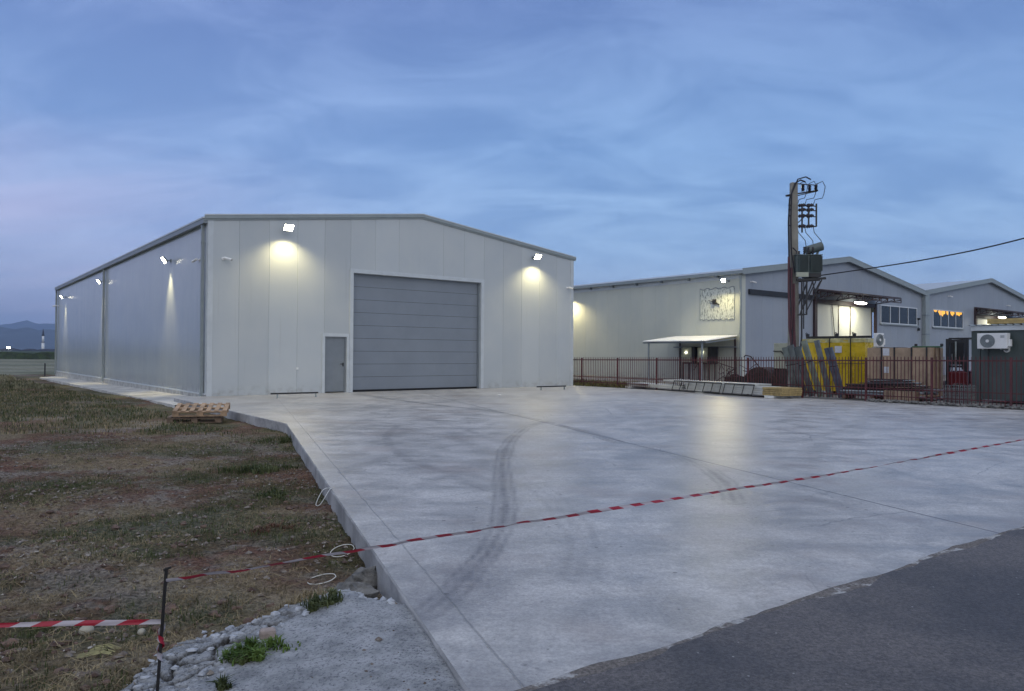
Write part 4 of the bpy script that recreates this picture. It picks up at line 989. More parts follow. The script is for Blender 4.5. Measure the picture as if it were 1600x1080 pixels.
for x in (.34, .5, .66):
    mb = MB(); insulator(mb, (x, -.2, .82), .34, .05); mb.build('bushing', M['insul'], tr)
mb = MB(); mb.tube([(.05, -.2, .83), (.05, -.2, .95), (-.1, -.2, 1.1)], .025, 6); mb.tube([(.15, -.2, .83), (.15, -.2, .97)], .03, 6); mb.build('low_voltage_terminals', M['insul'], tr)
# overhead service cable
def ray_at_y(px_, py_, y_): d = ray(px_, py_); return EYEP + d*(y_/d.y)
ca = base+Vector((.95, -.2, 4.52)); yv = ca.y
pts = []
for k, (px_, py_) in enumerate(((1280, 428), (1355, 420), (1400, 413.2), (1450, 405), (1525, 390.5), (1600, 372.5), (1700, 346), (1850, 298))):
    pts.append(ray_at_y(px_, py_, yv - k*1.3))
pts[0] = ca
fin_ = []
for k in range(len(pts)-1):      # catmull-rom
    p0, p1, p2, p3 = pts[max(k-1, 0)], pts[k], pts[k+1], pts[min(k+2, len(pts)-1)]
    for j in range(8):
        s = j/8; fin_.append(.5*((2*p1)+(p2-p0)*s+(2*p0-5*p1+4*p2-p3)*s*s+(3*p1-p0-3*p2+p3)*s**3))
fin_.append(pts[-1]); o_ = fin_[0].copy()
mb = MB(); mb.tube([p-o_ for p in fin_], .022, 6); tag(mb.build('overhead_cable', M['wire'], loc=o_), 'black cable rising from the transformer to the right edge', 'cable')

# ------------------------------------------------------------------ stacks of wall panels in front of the fence
sa, sb = at(985, 606.5, 0), at(1222, 623.5, 0); sdv = (sb-sa); srz = math.atan2(sdv.y, sdv.x); SL = sdv.length
tot = SL
def panel_stack(label, x0, x1, layers, wid, z0, y0=0., end=False, jit=.03):
    t = thing('panel_stack', label, 'panel stack', tuple(sa+sdv*(((x0+x1)/2)/SL)), srz, 'stacked cladding panels by the fence')
    hl = (x1-x0)/2
    for k in range(layers):
        a_, b_ = -hl+random.uniform(0, jit*6), hl-random.uniform(0, jit)
        mb = MB(); yy = y0+random.uniform(-jit, jit)*.5; h = .072
        mb.box(a_, b_-(.85 if end else 0), yy, yy+wid, z0+k*h+.004, z0+(k+1)*h-.004); pn = mb.build('panel', M['pwhite'], t, bevel=.003)
        if end:
            mb = MB(); mb.box(b_-.85, b_+random.uniform(-.02, .02), yy-.01, yy+wid, z0+k*h+.004, z0+(k+1)*h-.006); mb.build('wool_end', M['foam'], pn)
    return t
panel_stack('lowest long stack of pale cladding panels with yellow insulation at its right end', 3.6, SL, 4, 1.0, .09, .0, end=True)
panel_stack('thin white stack of panels at the left end of the row by the fence', -.4, 3.4, 2, 1.0, .09, .05)
panel_stack('short upper stack of pale panels lying on the long stack by the fence', 2.0, 7.2, 1, .9, .385, .12, jit=.02)
for x in (-.1, 4.5, SL-.55):
    p_ = sa+sdv*(x/SL)
    mb = MB(); mb.box(-.2, .2, -.06, .8, 0, .085); tag(mb.build('support_block', M['block'], loc=p_, rz=srz, bevel=.008), {-.1: 'white block under the left end of the panel stacks', 4.5: 'white block under the middle of the panel stacks', }.get(x, 'white block near the yellow end of the panel stacks'), 'block', 'white blocks under the panel stacks')
for k, (x0, x1, lb, nr) in enumerate(((3.0, 5.75, 'longer black ladder frame leaning on the panel stack', 7), (5.9, 7.4, 'shorter black ladder frame leaning on the panel stack, right of the longer one', 4))):
    t = thing('ladder', lb, 'ladder', tuple(sa+sdv*(x0/SL)), srz); L_ = x1-x0
    for z_, y_ in ((.06, -.16), (.43, -.035)):
        mb = MB(); mb.bar((0, y_, z_), (L_, y_, z_), .03, .04); mb.build('rail', M['black'], t)
    for j in range(nr):
        x = .02+(L_-.04)*j/(nr-1); mb = MB(); mb.bar((x, -.16, .07), (x, -.035, .42), .022); mb.build('rung', M['black'], t)

# ------------------------------------------------------------------ things in the neighbour's yard
def V_at(px_, U): 
    d = ray(px_, 560); t_ = ((UA+ue*U-EYEP).dot(ue))/d.dot(ue); return UV(EYEP+d*t_)[1]
# yellow wrapped crate
U = 20.5; va, vb = V_at(1253, U), V_at(1352, U)
yc = thing('wrapped_crate', 'big crate wrapped in yellow sheet with clear film over its top', 'crate', tuple(P(U, vb, 0)), YAW)
L_ = va-vb
def lumpy_box(x0, x1, y0, y1, z0, z1, step=.12, amp=.02, sd=3):
    mb = MB()
    def face(o, a_, b_, nrm):
        na, nb = max(2, int(a_.length/step)), max(2, int(b_.length/step)); i = len(mb.v)
        for p in range(na+1):
            for q in range(nb+1):
                w = o+a_*(p/na)+b_*(q/nb); e_ = min(p, na-p, q, nb-q) > 0
                w = w+nrm*(amp*(float(fbm(np.array([w.x*3+w.y*3]), np.array([w.z*3+w.y]), 1., 3, sd)[0])-.5)*2 if e_ else 0); mb.v.append(tuple(w))
        for p in range(na):
            for q in range(nb): k = i+p*(nb+1)+q; mb.f.append((k, k+nb+1, k+nb+2, k+1))
    X_, Y_, Z_ = Vector((x1-x0, 0, 0)), Vector((0, y1-y0, 0)), Vector((0, 0, z1-z0)); o = Vector((x0, y0, z0))
    face(o, Y_, Z_, Vector((-1, 0, 0))); face(o+X_, Y_, Z_, Vector((1, 0, 0))); face(o, X_, Z_, Vector((0, -1, 0))); face(o+Y_, X_, Z_, Vector((0, 1, 0))); face(o+Z_, X_, Y_, Vector((0, 0, 1)))
    return mb
lumpy_box(0, .9, 0, L_, .12, 2.10).build('wrapped_body', M['yellow'], yc, smooth=True)
mbf = lumpy_box(-.012, .92, -.012, L_+.012, 2.02, 2.17, .06, .05, 9); mbf.build('film_cover', M['film'], yc, smooth=True)
mb = MB(); [mb.box(0, .9, y_, y_+.1, .0, .12) for y_ in (.1, L_/2, L_-.2)]; mb.build('pallet_base', M['pallet_old'], yc)
mb = MB(); mb.box(-.055, -.045, .9, 1.18, 1.62, 1.88); mb.build('shipping_note', M['paper'], yc)
mb = MB(); [mb.box(-.05, .93, y_, y_+.02, .12, 2.18) for y_ in (.55, 1.4)]; mb.box(-.05, -.035, 0, L_, 1.2, 1.22); mb.build('strap', M['black'], yc)
# beam across the crate
t = thing('lifting_beam', 'black lifting beam with small hooks lying on top of the yellow crate', 'beam', tuple(P(U+.3, vb+.05, 2.19)), YAW)
mb = MB(); mb.box(0, .1, -.1, L_-.05, .0, .09); mb.build('beam', M['black'], t)
for y_ in (L_-.1, 1.25, .55): 
    mb = MB(); mb.box(.0, .1, y_-.05, y_+.06, .09, .19); mb.tube([(.05, y_, .19), (.05, y_+.06, .24), (.05, y_+.1, .19)], .015, 6); mb.build('hook', M['black'], t)
# plywood crate
U = 19.6; va, vb = V_at(1355, U), V_at(1455, U); L_ = va-vb; zt = 1.80
t = thing('plywood_crate', 'long brown plywood crate with dark straps behind the fence', 'crate', tuple(P(U, vb, 0)), YAW)
mb = MB(); mb.box(0, .95, 0, L_, .12, zt); mb.build('panels', M['ply'], t, bevel=.008)
for y_ in (.12, .62, L_-1.0, L_-.55): mb = MB(); mb.box(-.03, .98, y_, y_+.045, .1, zt+.02); mb.build('strap', M['black'], t)
mb = MB(); mb.box(.25, .32, -.03, -.002, .15, zt); mb.box(.6, .67, -.03, -.002, .15, zt); mb.build('batten', M['plyd'], t)
for a_, b_, c_, d_ in ((L_-.80, L_-.57, 1.52, 1.78), (L_-.78, L_-.6, .9, 1.12)): mb = MB(); mb.box(-.012, -.004, a_, b_, c_, d_); mb.build('shipping_note', M['paper'], t)
mb = MB(); [mb.box(0, .95, y_, y_+.1, 0, .12) for y_ in (.1, L_/2, L_-.2)]; mb.build('skids', M['plyd'], t)
# AC unit standing on the crates
def fan(mbk, r, dist, n=10):
    pass
def ac_unit(label, loc, rz, w=.82, h=.56, d=.3):
    t = thing('air_conditioner', label, 'air conditioner', tuple(loc), rz)
    mb = MB(); mb.box(-w/2, w/2, -d/2, d/2, 0, h); mb.build('casing', M['white'], t, bevel=.015)
    cx = -w*.14; r = h*.43
    mb = MB(); pts = [(cx+r*math.cos(a), r*math.sin(a)+h/2) for a in np.linspace(0, 2*math.pi, 28, endpoint=False)]
    i = len(mb.v); mb.v += [(p[0], -d/2-.012, p[1]) for p in pts]+[(p[0], -d/2+.002, p[1]) for p in pts]; n = len(pts)
    mb.f.append(tuple(range(i, i+n))); mb.f += [(i+k, i+(k+1) % n, i+n+(k+1) % n, i+n+k) for k in range(n)]
    fg = mb.build('fan_grille', M['gutter'], t)
    mb = MB()
    for rr in (r*.98, r*.8, r*.62, r*.45): mb.tube([(cx+rr*math.cos(a), -d/2-.018, h/2+rr*math.sin(a)) for a in np.linspace(0, 2*math.pi, 25)], .004, 4, False)
    for a in np.linspace(0, 2*math.pi, 12, endpoint=False): mb.bar((cx+.06*math.cos(a), -d/2-.02, h/2+.06*math.sin(a)), (cx+r*math.cos(a), -d/2-.02, h/2+r*math.sin(a)), .005)
    mb.build('wire_guard', M['gal'], fg)
    mb = MB(); mb.tube([(cx, -d/2-.012, h/2), (cx, -d/2-.03, h/2)], .05, 14); mb.build('hub', M['white'], fg)
    mb = MB(); mb.box(w*.29, w*.42, -d/2-.006, -d/2-.001, h*.78, h*.84); mb.box(w*.29, w*.42, -d/2-.006, -d/2-.001, h*.70, h*.73); mb.build('vent_mark', M['gutter'], t)
    mb = MB(); mb.box(w/2, w/2+.07, -.08, .1, h*.15, h*.6); mb.build('valve_cover', M['white'], t, bevel=.01)
    mb = MB(); mb.bar((-w*.3, -d/2, -.02), (-w*.3, d/2+.1, -.02), .03); mb.bar((w*.3, -d/2, -.02), (w*.3, d/2+.1, -.02), .03); mb.build('bracket', M['gal'], t)
    return t
vv = V_at(1371, 19.9)
ac_unit('white fan unit standing at an angle on the left end of the plywood crate', P(20.0, vv, 1.84), YAW-math.pi/2+1.45, .42, .5, .15)
# green frame piece on crate
t = thing('green_machine_part', 'flat green machine part with two dark knobs on the right of the plywood crate', 'machine part', tuple(P(20.0, V_at(1470, 20.0), 1.81)), YAW)
mb = MB(); mb.box(0, .15, 0, .95, 0, .05); mb.build('bar', mat('green_paint', (.05, .12, .06), .5), t)
for y_ in (.0, .85): mb = MB(); mb.tube([(.07, y_, .05), (.07, y_, .13)], .05, 10); mb.build('knob', M['black'], t)

# container office with AC
U = 20.; va = V_at(1518, U); zc_ = 2.50
t = thing('container_office', 'dark green container cabin with a white corrugated roof edge at the right', 'container', tuple(P(U, va-5., 0)), YAW)
mb = MB(); mb.box(0, 2.4, 0, 4.72, .1, zc_-.14); 
mb.build('body', M['cont'], t)
mb = MB()
for y_ in list(np.arange(.1, 4.4, .20)): mb.box(-.02, -.002, y_, y_+.1, .2, zc_-.22) if False else None
mb.box(-.018, -.002, 4.72-.24, 4.72-.22, .1, zc_-.14); [mb.box(-.012, -.002, 4.46-1.0*k, 4.46-1.0*k+.02, .1, zc_-.14) for k in range(1, 5)]
mb.build('panel_joint', M['black'], t)
mb = MB(); mb.box(-.06, 2.46, -.06, 5.0, zc_-.14, zc_+.02); mb.build('fascia', M['trim'], t)
mb = MB(); mb.box(0, .18, 4.74, 5.0, 0, zc_-.15); mb.build('corner_post', M['cont'], t)
mb = MB()
for k in range(24):
    a_ = -.1+k*.215
    mb.quad((-.12, a_, zc_+.03), (-.12, a_+.14, zc_+.03), (2.5, a_+.14, zc_+.09), (2.5, a_, zc_+.09)); mb.quad((-.12, a_+.14, zc_+.03), (-.12, a_+.175, zc_+.065), (2.5, a_+.175, zc_+.125), (2.5, a_+.14, zc_+.09)); mb.quad((-.12, a_+.175, zc_+.065), (-.12, a_+.215, zc_+.03), (2.5, a_+.215, zc_+.09), (2.5, a_+.175, zc_+.125))
mb.build('roof_sheet', M['trim_grey'], t)
ac_unit('white air conditioner with a round dark fan on the container wall', P(U-.28, V_at(1552, U-.3), 1.76), YAW-math.pi/2, .86, .50)
t2 = thing('wall_vent', 'small round white vent on the container below the air conditioner', 'vent', tuple(P(U-.02, V_at(1574, U), 1.73)), YAW-math.pi/2)
mb = MB(); mb.tube([(0, 0, 0), (0, -.05, 0)], .09, 16); vb_ = mb.build('flange', M['white'], t2); mb = MB(); mb.tube([(0, -.05, 0), (0, -.056, 0)], .055, 14); mb.build('opening', M['gutter'], vb_)
t3 = thing('timber_bundle', 'bundle of yellowish sawn timber lying on the container roof', 'timber bundle', tuple(P(U+.5, V_at(1540, U+.5)-4., zc_+.10)), YAW)
for k in range(2):
    for j in range(3):
        mb = MB(); mb.box(j*.21, j*.21+.2, -random.random()*.1, 4.+random.uniform(-.06, .02), k*.085, k*.085+.08); mb.build('plank', M['timber'], t3, bevel=.004)
# forklift
t = thing('forklift', 'forklift with dark mast and red body parked between crate and container', 'forklift', tuple(P(22.2, V_at(1497, 22.2), 0)), YAW)
mb = MB()
for y_ in (-.34, .28): mb.box(-.05, .06, y_, y_+.12, .1, 2.15)
mb.box(-.04, .05, -.3, .38, 2.0, 2.12); mb.box(-.04, .05, -.3, .38, 1.1, 1.18); mb.build('mast', M['black'], t)
mb = MB(); mb.box(-.03, .0, -.19, .25, 1.2, 2.0); mb.build('mast_guard', M['rubber'], t); mb = MB(); mb.tube([(-.06, .05, .3), (-.06, .05, 2.05)], .035, 8); mb.tube([(-.05, .18, .3), (-.05, .18, 1.6)], .02, 6); mb.build('lift_cylinder', M['gal'], t)
mb = MB(); mb.box(.15, 1.6, -.36, .32, .35, .98); mb.box(-.12, -.06, -.33, .28, .45, .95); mb.build('body', M['red'], t, bevel=.03)
mb = MB()
for x, y_ in ((.35, -.42), (1.5, -.42), (.35, .42), (1.5, .42)): mb.bar((x, y_, 1.0), (x+.1, y_, 2.15), .05)
mb.box(.4, 1.65, -.48, .48, 2.15, 2.2); mb.build('overhead_guard', M['black'], t)
for x, y_ in ((.35, -.55), (.35, .55), (1.35, -.55), (1.35, .55)): mb = MB(); mb.tube([(x, y_-.1, .3), (x, y_+.1, .3)], .3, 18); mb.build('wheel', M['rubber'], t)
for y_ in (-.25, .25): mb = MB(); mb.box(-1.1, -.06, y_-.05, y_+.05, .1, .15); mb.build('fork', M['gal'], t)
# steel profiles leaning behind the fence
lean = [((1226, 540), (1244, 616)), ((1234, 537), (1256, 616)), ((1245, 539), (1268, 616)), ((1255, 530), (1282, 616)), ((1275, 529), (1296, 616)), ((1290, 541), (1313, 610)), ((1297, 540), (1318, 610))]
names = ['first dull steel channel from the pole, leaning left behind the fence', 'second steel channel from the pole, leaning left behind the fence', 'third steel channel from the pole, dark-edged, leaning behind the fence', 'tall pale green channel leaning in front of the left edge of the yellow crate', 'tallest grey channel leaning before the yellow crate, with a dark tie', 'left one of two short bluish channels leaning before the yellow crate', 'right one of two short bluish channels leaning before the yellow crate']
for k, ((tx, ty), (bx, by)) in enumerate(lean):
    uu_ = 17.62+.02*k
    vt, vb_ = V_at(tx, uu_), V_at(bx, uu_+.25); zt = EYE + ((P(uu_, vt, 0)-EYEP).dot(cf))*((540-ty)/F+math.tan(PIT)) 
    a_, b_ = P(uu_+.25, vb_, .02), P(uu_, vt, zt); w = (.24, .24, .20, .20, .17, .13, .12)[k]
    t = thing('steel_channel', names[k], 'steel channel', tuple(a_), 0, 'steel channels leaning behind the fence')
    d = b_-a_; R_ = d.to_track_quat('Z', 'Y').to_matrix().to_4x4(); yaw_ = Matrix.Rotation(YAW-math.pi/2+random.uniform(-.2, .2), 4, 'Z')
    z_ = d.normalized(); x_ = (-us - z_*z_.dot(-us)).normalized(); y_ = z_.cross(x_); R_ = Matrix((x_, y_, z_)).transposed().to_4x4()
    mb = MB(); L_ = d.length; mb.box(-w/2, w/2, -.008, .0, 0, L_, R_); mb.box(-w/2, -w/2+.008, 0, .07, 0, L_, R_); mb.box(w/2-.008, w/2, 0, .07, 0, L_, R_); mb.box(-w/2, -w/2+.02, .07, .078, 0, L_, R_); mb.box(w/2-.02, w/2, .07, .078, 0, L_, R_)
    mb.build('profile', mat('channel_steel_%d' % k, ((.17, .20, .19), (.15, .17, .17), (.13, .15, .15), (.21, .24, .20), (.15, .17, .18), (.10, .12, .16), (.11, .13, .17))[k], .45, .4, var=.25, vscale=3), t)
    mb = MB(); mb.box(-w/2-.008, w/2+.008, -.014, .084, L_*.62, L_*.62+.03, R_); mb.build('tie', M['black'], t)
# pale cabinet left of the pole
U = 20.8; va, vb = V_at(1209, U), V_at(1231, U)
t = thing('metal_cabinet', 'pale green metal cabinet on a dark stand left of the power pole', 'cabinet', tuple(P(U, vb, 0)), YAW)
mb = MB(); mb.box(0, .5, 0, va-vb, .95, 2.02); mb.build('body', M['beige'], t, bevel=.015); mb = MB(); mb.bar((-.03, -.1, 1.25), (-.03, .3, 1.68), .035); mb.bar((-.03, .3, 1.68), (-.03, va-vb, 1.68), .035); mb.build('tube_frame', M['black'], t)
mb = MB(); mb.box(.05, .45, .05, va-vb-.05, .2, .95); [mb.box(x, x+.06, y_, y_+.06, 0, .95) for x in (0, .44) for y_ in (0, va-vb-.06)]; mb.build('stand', M['rust'], t)
# rusty farm machine
U = 20.6; va, vb = V_at(1132, U), V_at(1212, U); L_ = va-vb
t = thing('farm_machine', 'rusty farm machine with a rounded hood and bent tines behind the fence', 'farm machine', tuple(P(U, vb, 0)), YAW)
mb = MB(); pts = []
for k in range(13): a_ = math.pi*k/12; pts.append((L_*.32+math.cos(a_)*L_*.32, .15+math.sin(a_)*.85))
n = len(pts); mb.v += [(0, y_, z_) for y_, z_ in pts]+[(.9, y_, z_) for y_, z_ in pts]; mb.f.append(tuple(range(n))); mb.f.append(tuple(range(n, 2*n))[::-1]); mb.f += [(k, k+1, n+k+1, n+k) for k in range(n-1)]
mb.build('hood', M['rust'], t)
mb = MB(); mb.box(-.05, .5, L_*.5, L_*.98, .2, .55); mb.tube([(.2, L_*.85, .35), (.3, L_*.85, .35)], .33, 16); mb.build('axle_box', M['rust'], t)
mb = MB()
for k in range(34):
    y_ = random.uniform(L_*.1, L_); z_ = random.uniform(.35, .95); mb.tube([(-.1+random.uniform(-.2, .2), y_, z_), (-.15, y_+random.uniform(-.35, .35), z_+random.uniform(-.1, .25)), (-.1, y_+random.uniform(-.7, .7), z_+random.uniform(-.25, .2))], .014, 5)
mb.tube([(-.2, L_*.25, 1.0), (-.2, L_*.42, 1.45), (-.2, L_*.52, 1.50), (-.2, L_*.55, 1.42)], .025, 6); mb.tube([(-.2, L_*.7, .9), (-.2, L_*1.2, 1.25), (-.2, L_*1.5, 1.15), (-.2, L_*1.6, .8)], .02, 6)
mb.build('tines', M['rust'], t)
for s in (.15, .6): mb = MB(); mb.tube([(-.25, L_*s, .3), (-.15, L_*s, .3)], .3, 16); mb.build('wheel', M['rubber'], t)
# scaffold pipes heap, boxes
t = thing('pipe_heap', 'low heap of dark steel pipes and rods behind the fence', 'pipe heap', tuple(P(18.0, V_at(1430, 18.0), 0)), YAW)
Lp = V_at(1308, 18.0)-V_at(1430, 18.0)
for lay, (z_, y0_, y1_) in enumerate(((.40, -.6, Lp), (.50, -.2, Lp*.85), (.30, -.4, Lp), (.60, .1, Lp*.7), (.20, .3, Lp), (.68, .4, Lp*.6), (.10, -.6, Lp*.3))):
    for k in range(9):
        mb = MB(); x = .0+k*.085; mb.tube([(x, y0_+random.uniform(-.2, .2), z_+random.uniform(-.03, .03)), (x+random.uniform(-.05, .05), y1_+random.uniform(-.3, .1), z_+random.uniform(-.06, .03))], random.choice((.022, .035, .045, .018)), 6)
        mb.build('pipe', M[random.choice(('gal', 'rust', 'black', 'rust', 'gutter'))], t)
mb = MB(); [mb.box(-.05, .75, y_, y_+.1, 0, .12) for y_ in (0., Lp*.5, Lp-.3)]; mb.build('bearer', M['pallet_old'], t)
va, vb = V_at(1381, 17.7), V_at(1431, 17.7)
t = thing('wooden_box', 'open slatted wooden box on the ground against the fence', 'box', tuple(P(17.7, vb, 0)), YAW)
L_ = va-vb
for k in range(7): mb = MB(); y_ = k*L_/7; mb.box(0, .03, y_+.01, y_+L_/7-.01, .02, .36); mb.build('slat', M['ply'], t)
mb = MB(); mb.box(.03, .26, 0, L_, .02, .34); mb.build('box_body', M['plyd'], t)
va, vb = V_at(1474, 17.8), V_at(1511, 17.8); L_ = va-vb
t = thing('wire_basket', 'grey mesh basket full of scrap behind the fence, left of the container', 'basket', tuple(P(17.8, vb, 0)), YAW)
mb = MB()
for y_ in np.linspace(0, L_, 12): mb.bar((0, y_, .05), (0, y_, .60), .012)
for z_ in np.linspace(.05, .60, 7): mb.bar((0, 0, z_), (0, L_, z_), .012)
for x in np.linspace(0, .7, 8): mb.bar((x, 0, .05), (x, 0, .60), .012)
for z_ in np.linspace(.05, .6, 7): mb.bar((0, 0, z_), (.7, 0, z_), .012)
mb.build('mesh', M['gal'], t)
mb = MB(); mb.box(.03, .7, .03, L_-.03, .05, .5); mb.build('liner', M['stone'], t)
mb = MB()
for k in range(40): mb.blob((random.uniform(.05, .65), random.uniform(.05, L_-.05), .52+random.random()*.1), random.uniform(.03, .07), 1.3, .8, .7, .3, 6, 4)
mb.build('scrap_fill', M['rust'], t)
# gravel ridge between slab and fence at the right
gr = MB()
for k in range(420):
    v_ = random.uniform(-20.5, -14.0); u_ = random.gauss(17.12, .13); r_ = random.uniform(.02, .075); gr.blob(P(u_, v_, .01+random.random()*.06), r_, 1.2, 1, .6, .25, 6, 4)
tag(gr.build('rubble_strip', M['stone']), 'loose grey rubble along the foot of the fence', 'rubble', kind='stuff')

# ------------------------------------------------------------------ far background on the left
def ridge(name, dist, x0, x1, prof, depth, m_, seed):
    xs = np.linspace(x0, x1, 160); ts = np.linspace(-1, 1, 25); mbx = MB()
    hts = np.interp(xs, [p[0] for p in prof], [p[1] for p in prof]) + 6*(fbm(xs*.01, xs*0, 1.2, 4, seed)-.5)*(dist/3000)
    for i_, t_ in enumerate(ts):
        sh = (1-abs(t_))**.8
        for j, x in enumerate(xs):
            rg = fbm(np.array([x*.004]), np.array([t_*3.]), 1.5, 4, seed+3)[0]-.5
            mbx.v.append((float(x), dist+t_*depth, float(-5+(hts[j]+5)*sh*(1+.25*rg*(1-sh)*4*(abs(t_) > .02)))))
    n = len(xs)
    for i_ in range(len(ts)-1):
        for j in range(n-1): k = i_*n+j; mbx.f.append((k, k+1, k+n+1, k+n))
    tag(mbx.build(name, m_, smooth=True), kind='structure')
M['hill'] = mat('hillside', (.040, .048, .045), .95, var=.3, vscale=.004)
def px2(px_, py_, dist): d = ray(px_, py_); p = EYEP+d*(dist/d.y); return (p.x, p.z)
ridge('hills', 3200, -3600, -900, [px2(a_, b_, 3200) for a_, b_ in ((-300, 524), (-120, 520), (-40, 514), (3, 510), (15, 513), (28, 514), (42, 511), (52, 514), (62, 516), (70, 514), (82, 515), (95, 517), (140, 522), (260, 530))], 700, M['hill'], 5)
ridge('mountains', 5600, -6000, -2000, [px2(a_, b_, 5600) for a_, b_ in ((-300, 515), (-60, 512), (0, 507), (20, 505), (32, 503.5), (42, 500), (52, 504), (62, 506.5), (75, 506), (90, 505), (130, 510), (260, 525))], 900, M['hill'], 8)
# maize field
def crop():
    mbx = MB(); xs = np.arange(-330, -60, 1.6); ys = np.concatenate([[168], np.arange(168.2, 176, 1.), np.arange(177, 400, 9.)])
    Xg, Yg = np.meshgrid(xs, ys); z = 1.05+.55*(fbm(Xg, Yg, .25, 4, 21)-.5)+.2*(rng.random(Xg.shape)-.5); z[0] = -.5
    Yg = Yg + .6*(rng.random(Xg.shape)-.5)
    n = len(xs); mbx.v = [(float(a_), float(b_), float(c_)) for a_, b_, c_ in zip(Xg.ravel(), Yg.ravel(), z.ravel())]
    for i_ in range(len(ys)-1):
        for j in range(n-1): k = i_*n+j; mbx.f.append((k, k+1, k+n+1, k+n))
    return mbx
M['crop'] = mat('maize_leaves', (.030, .050, .022), .8, var=.5, vscale=.6, bump=.3, bscale=2.)
tag(crop().build('crop_field', M['crop']), 'dark green crop field at the foot of the far houses', 'crop field', kind='stuff')
M['farwall'] = mat('far_wall', (.16, .17, .20), .8); M['farroof'] = mat('far_roof', (.028, .03, .04), .8)
def far_house(label, pxl_, pxr, ytop, dist, hip=.6, wall='farwall'):
    xl, _ = px2(pxl_, 547, dist); xr, _ = px2(pxr, 547, dist); zt = px2((pxl_+pxr)/2, ytop, dist)[1]; w = xr-xl
    t = thing('farmhouse', label, 'house', ((xl+xr)/2, dist, -.4), 0); h = zt+.4; hw = w/2
    mb = MB(); mb.box(-hw*.92, hw*.92, -5, 5, 0, h*.62); mb.build('wall', M[wall], t)
    mb = MB(); e_ = h*.60
    mb.quad((-hw, -6, e_), (hw, -6, e_), (hw*(1-hip), 0, h), (-hw*(1-hip), 0, h)); mb.quad((hw, 6, e_), (-hw, 6, e_), (-hw*(1-hip), 0, h), (hw*(1-hip), 0, h)); mb.quad((-hw, 6, e_), (-hw, -6, e_), (-hw*(1-hip), 0, h)); mb.quad((hw, -6, e_), (hw, 6, e_), (hw*(1-hip), 0, h)); mb.build('roof', M['farroof'], t)
    mb = MB()
    for k in range(3): x = -hw*.6+k*hw*.6; mb.box(x-.6, x+.6, -5.06, -5.01, h*.22, h*.42)
    mb.build('window', M['winframe'], t); return t
fh = far_house('far low farmhouse at the left edge with a bright white lamp on its roof', 4, 26, 543.5, 520)
far_house('far low farmhouse with hipped dark roof, middle one on the horizon', 37, 58, 545.0, 560)
far_house('far long dark-roofed barn below the minaret, nearest the warehouse corner', 61, 92, 545.2, 600, .35)
mb = MB(); lx, lz = px2(10.5, 543.6, 510); mb.blob((lx, 510, lz), 1.0, 1.3, 1, .8, 0, 10, 6); 
tl = thing('yard_lamp', 'bright white lamp shining above the farmhouse at the left edge', 'lamp', (lx, 512, -.4))
mb = MB(); mb.tube([(0, 0, 0), (0, 0, lz+.4-.2)], .12, 8); mb.build('mast', M['gutter'], tl); mb = MB(); mb.box(-.9, .9, -.7, .1, lz+.4-.3, lz+.4+.5); mb.build('lamp_head', M['lamp_small'], tl)
mx, mz = px2(67.5, 513.5, 700)
t = thing('minaret', 'slender pale minaret with a dark pointed cap on the horizon', 'minaret', (mx, 700, -.4)); H_ = mz+.4
mb = MB(); mb.tube([(0, 0, 0), (0, 0, H_*.42)], 1.25, 12); mb.tube([(0, 0, H_*.46), (0, 0, H_*.70)], .95, 12); mb.build('shaft', M['white'], t, smooth=True)
mb = MB(); mb.tube([(0, 0, H_*.42), (0, 0, H_*.44), (0, 0, H_*.46)], [1.3, 1.9, 1.7], 12); mb.build('balcony', M['farwall'], t)
mb = MB(); mb.tube([(0, 0, H_*.70), (0, 0, H_*.74), (0, 0, H_)], [1.25, 1.1, .06], 12); mb.build('cap', M['farroof'], t, smooth=True)
# pasture fence beside the far corner
t = thing('wire_fence', 'thin wire fence with a dark post beyond the far corner of the big warehouse', 'fence', tuple(at(70, 588, -.36)), .35)
for x in (-9, -4.5, 0, 4.5): mb = MB(); mb.tube([(x, 0, -.1), (x, 0, .95)], .045, 8); mb.build('post', M['black'], t)
mb = MB(); [mb.tube([(-9, 0, z_), (4.5, 0, z_)], .006, 4) for z_ in (.4, .65, .88)]; mb.build('wire', M['gal'], t)

# ------------------------------------------------------------------ foreground: pallets
def pallet(label, loc, rz, m_, tilt=0.):
    t = thing('pallet', label, 'pallet', tuple(loc), rz, 'wooden pallets by the slab'); t.rotation_euler.x = tilt
    for k in range(7):
        x = -.6+.1/2*0+k*(1.2-.1)/6; mb = MB(); mb.box(x, x+.1, -.4, .4, .122, .144); mb.build('top_board', M[m_], t, bevel=.003)
    for y_ in (-.4, -.05, .3):
        mb = MB(); mb.box(-.6, .6, y_, y_+.1, .10, .121); mb.build('stringer', M[m_], t, bevel=.003)
        mb = MB(); mb.box(-.6, .6, y_, y_+.1, .0, .02); mb.build('bottom_board', M[m_], t, bevel=.003)
        for x in (-.6, -.07, .46): mb = MB(); mb.box(x, x+.14, y_, y_+.1, .021, .099); mb.build('block', M[m_], t)
pl = at(303, 661, -.19)
def gzp(x, y): return float(ground_z(np.array([x]), np.array([y]))[0])
pl = Vector((pl.x-.0, pl.y+.35, gzp(pl.x, pl.y)+.01))
pang = math.atan2((SC-SA).y, (SC-SA).x)
pallet('lower weathered wooden pallet lying flat beside the concrete slab', pl+Vector((-.10, 0, 0)), .30, 'pallet_old')
pallet('upper reddish wooden pallet tilted on top of the weathered one', pl+Vector((.06, -.03, .225)), .26, 'pallet', .17)

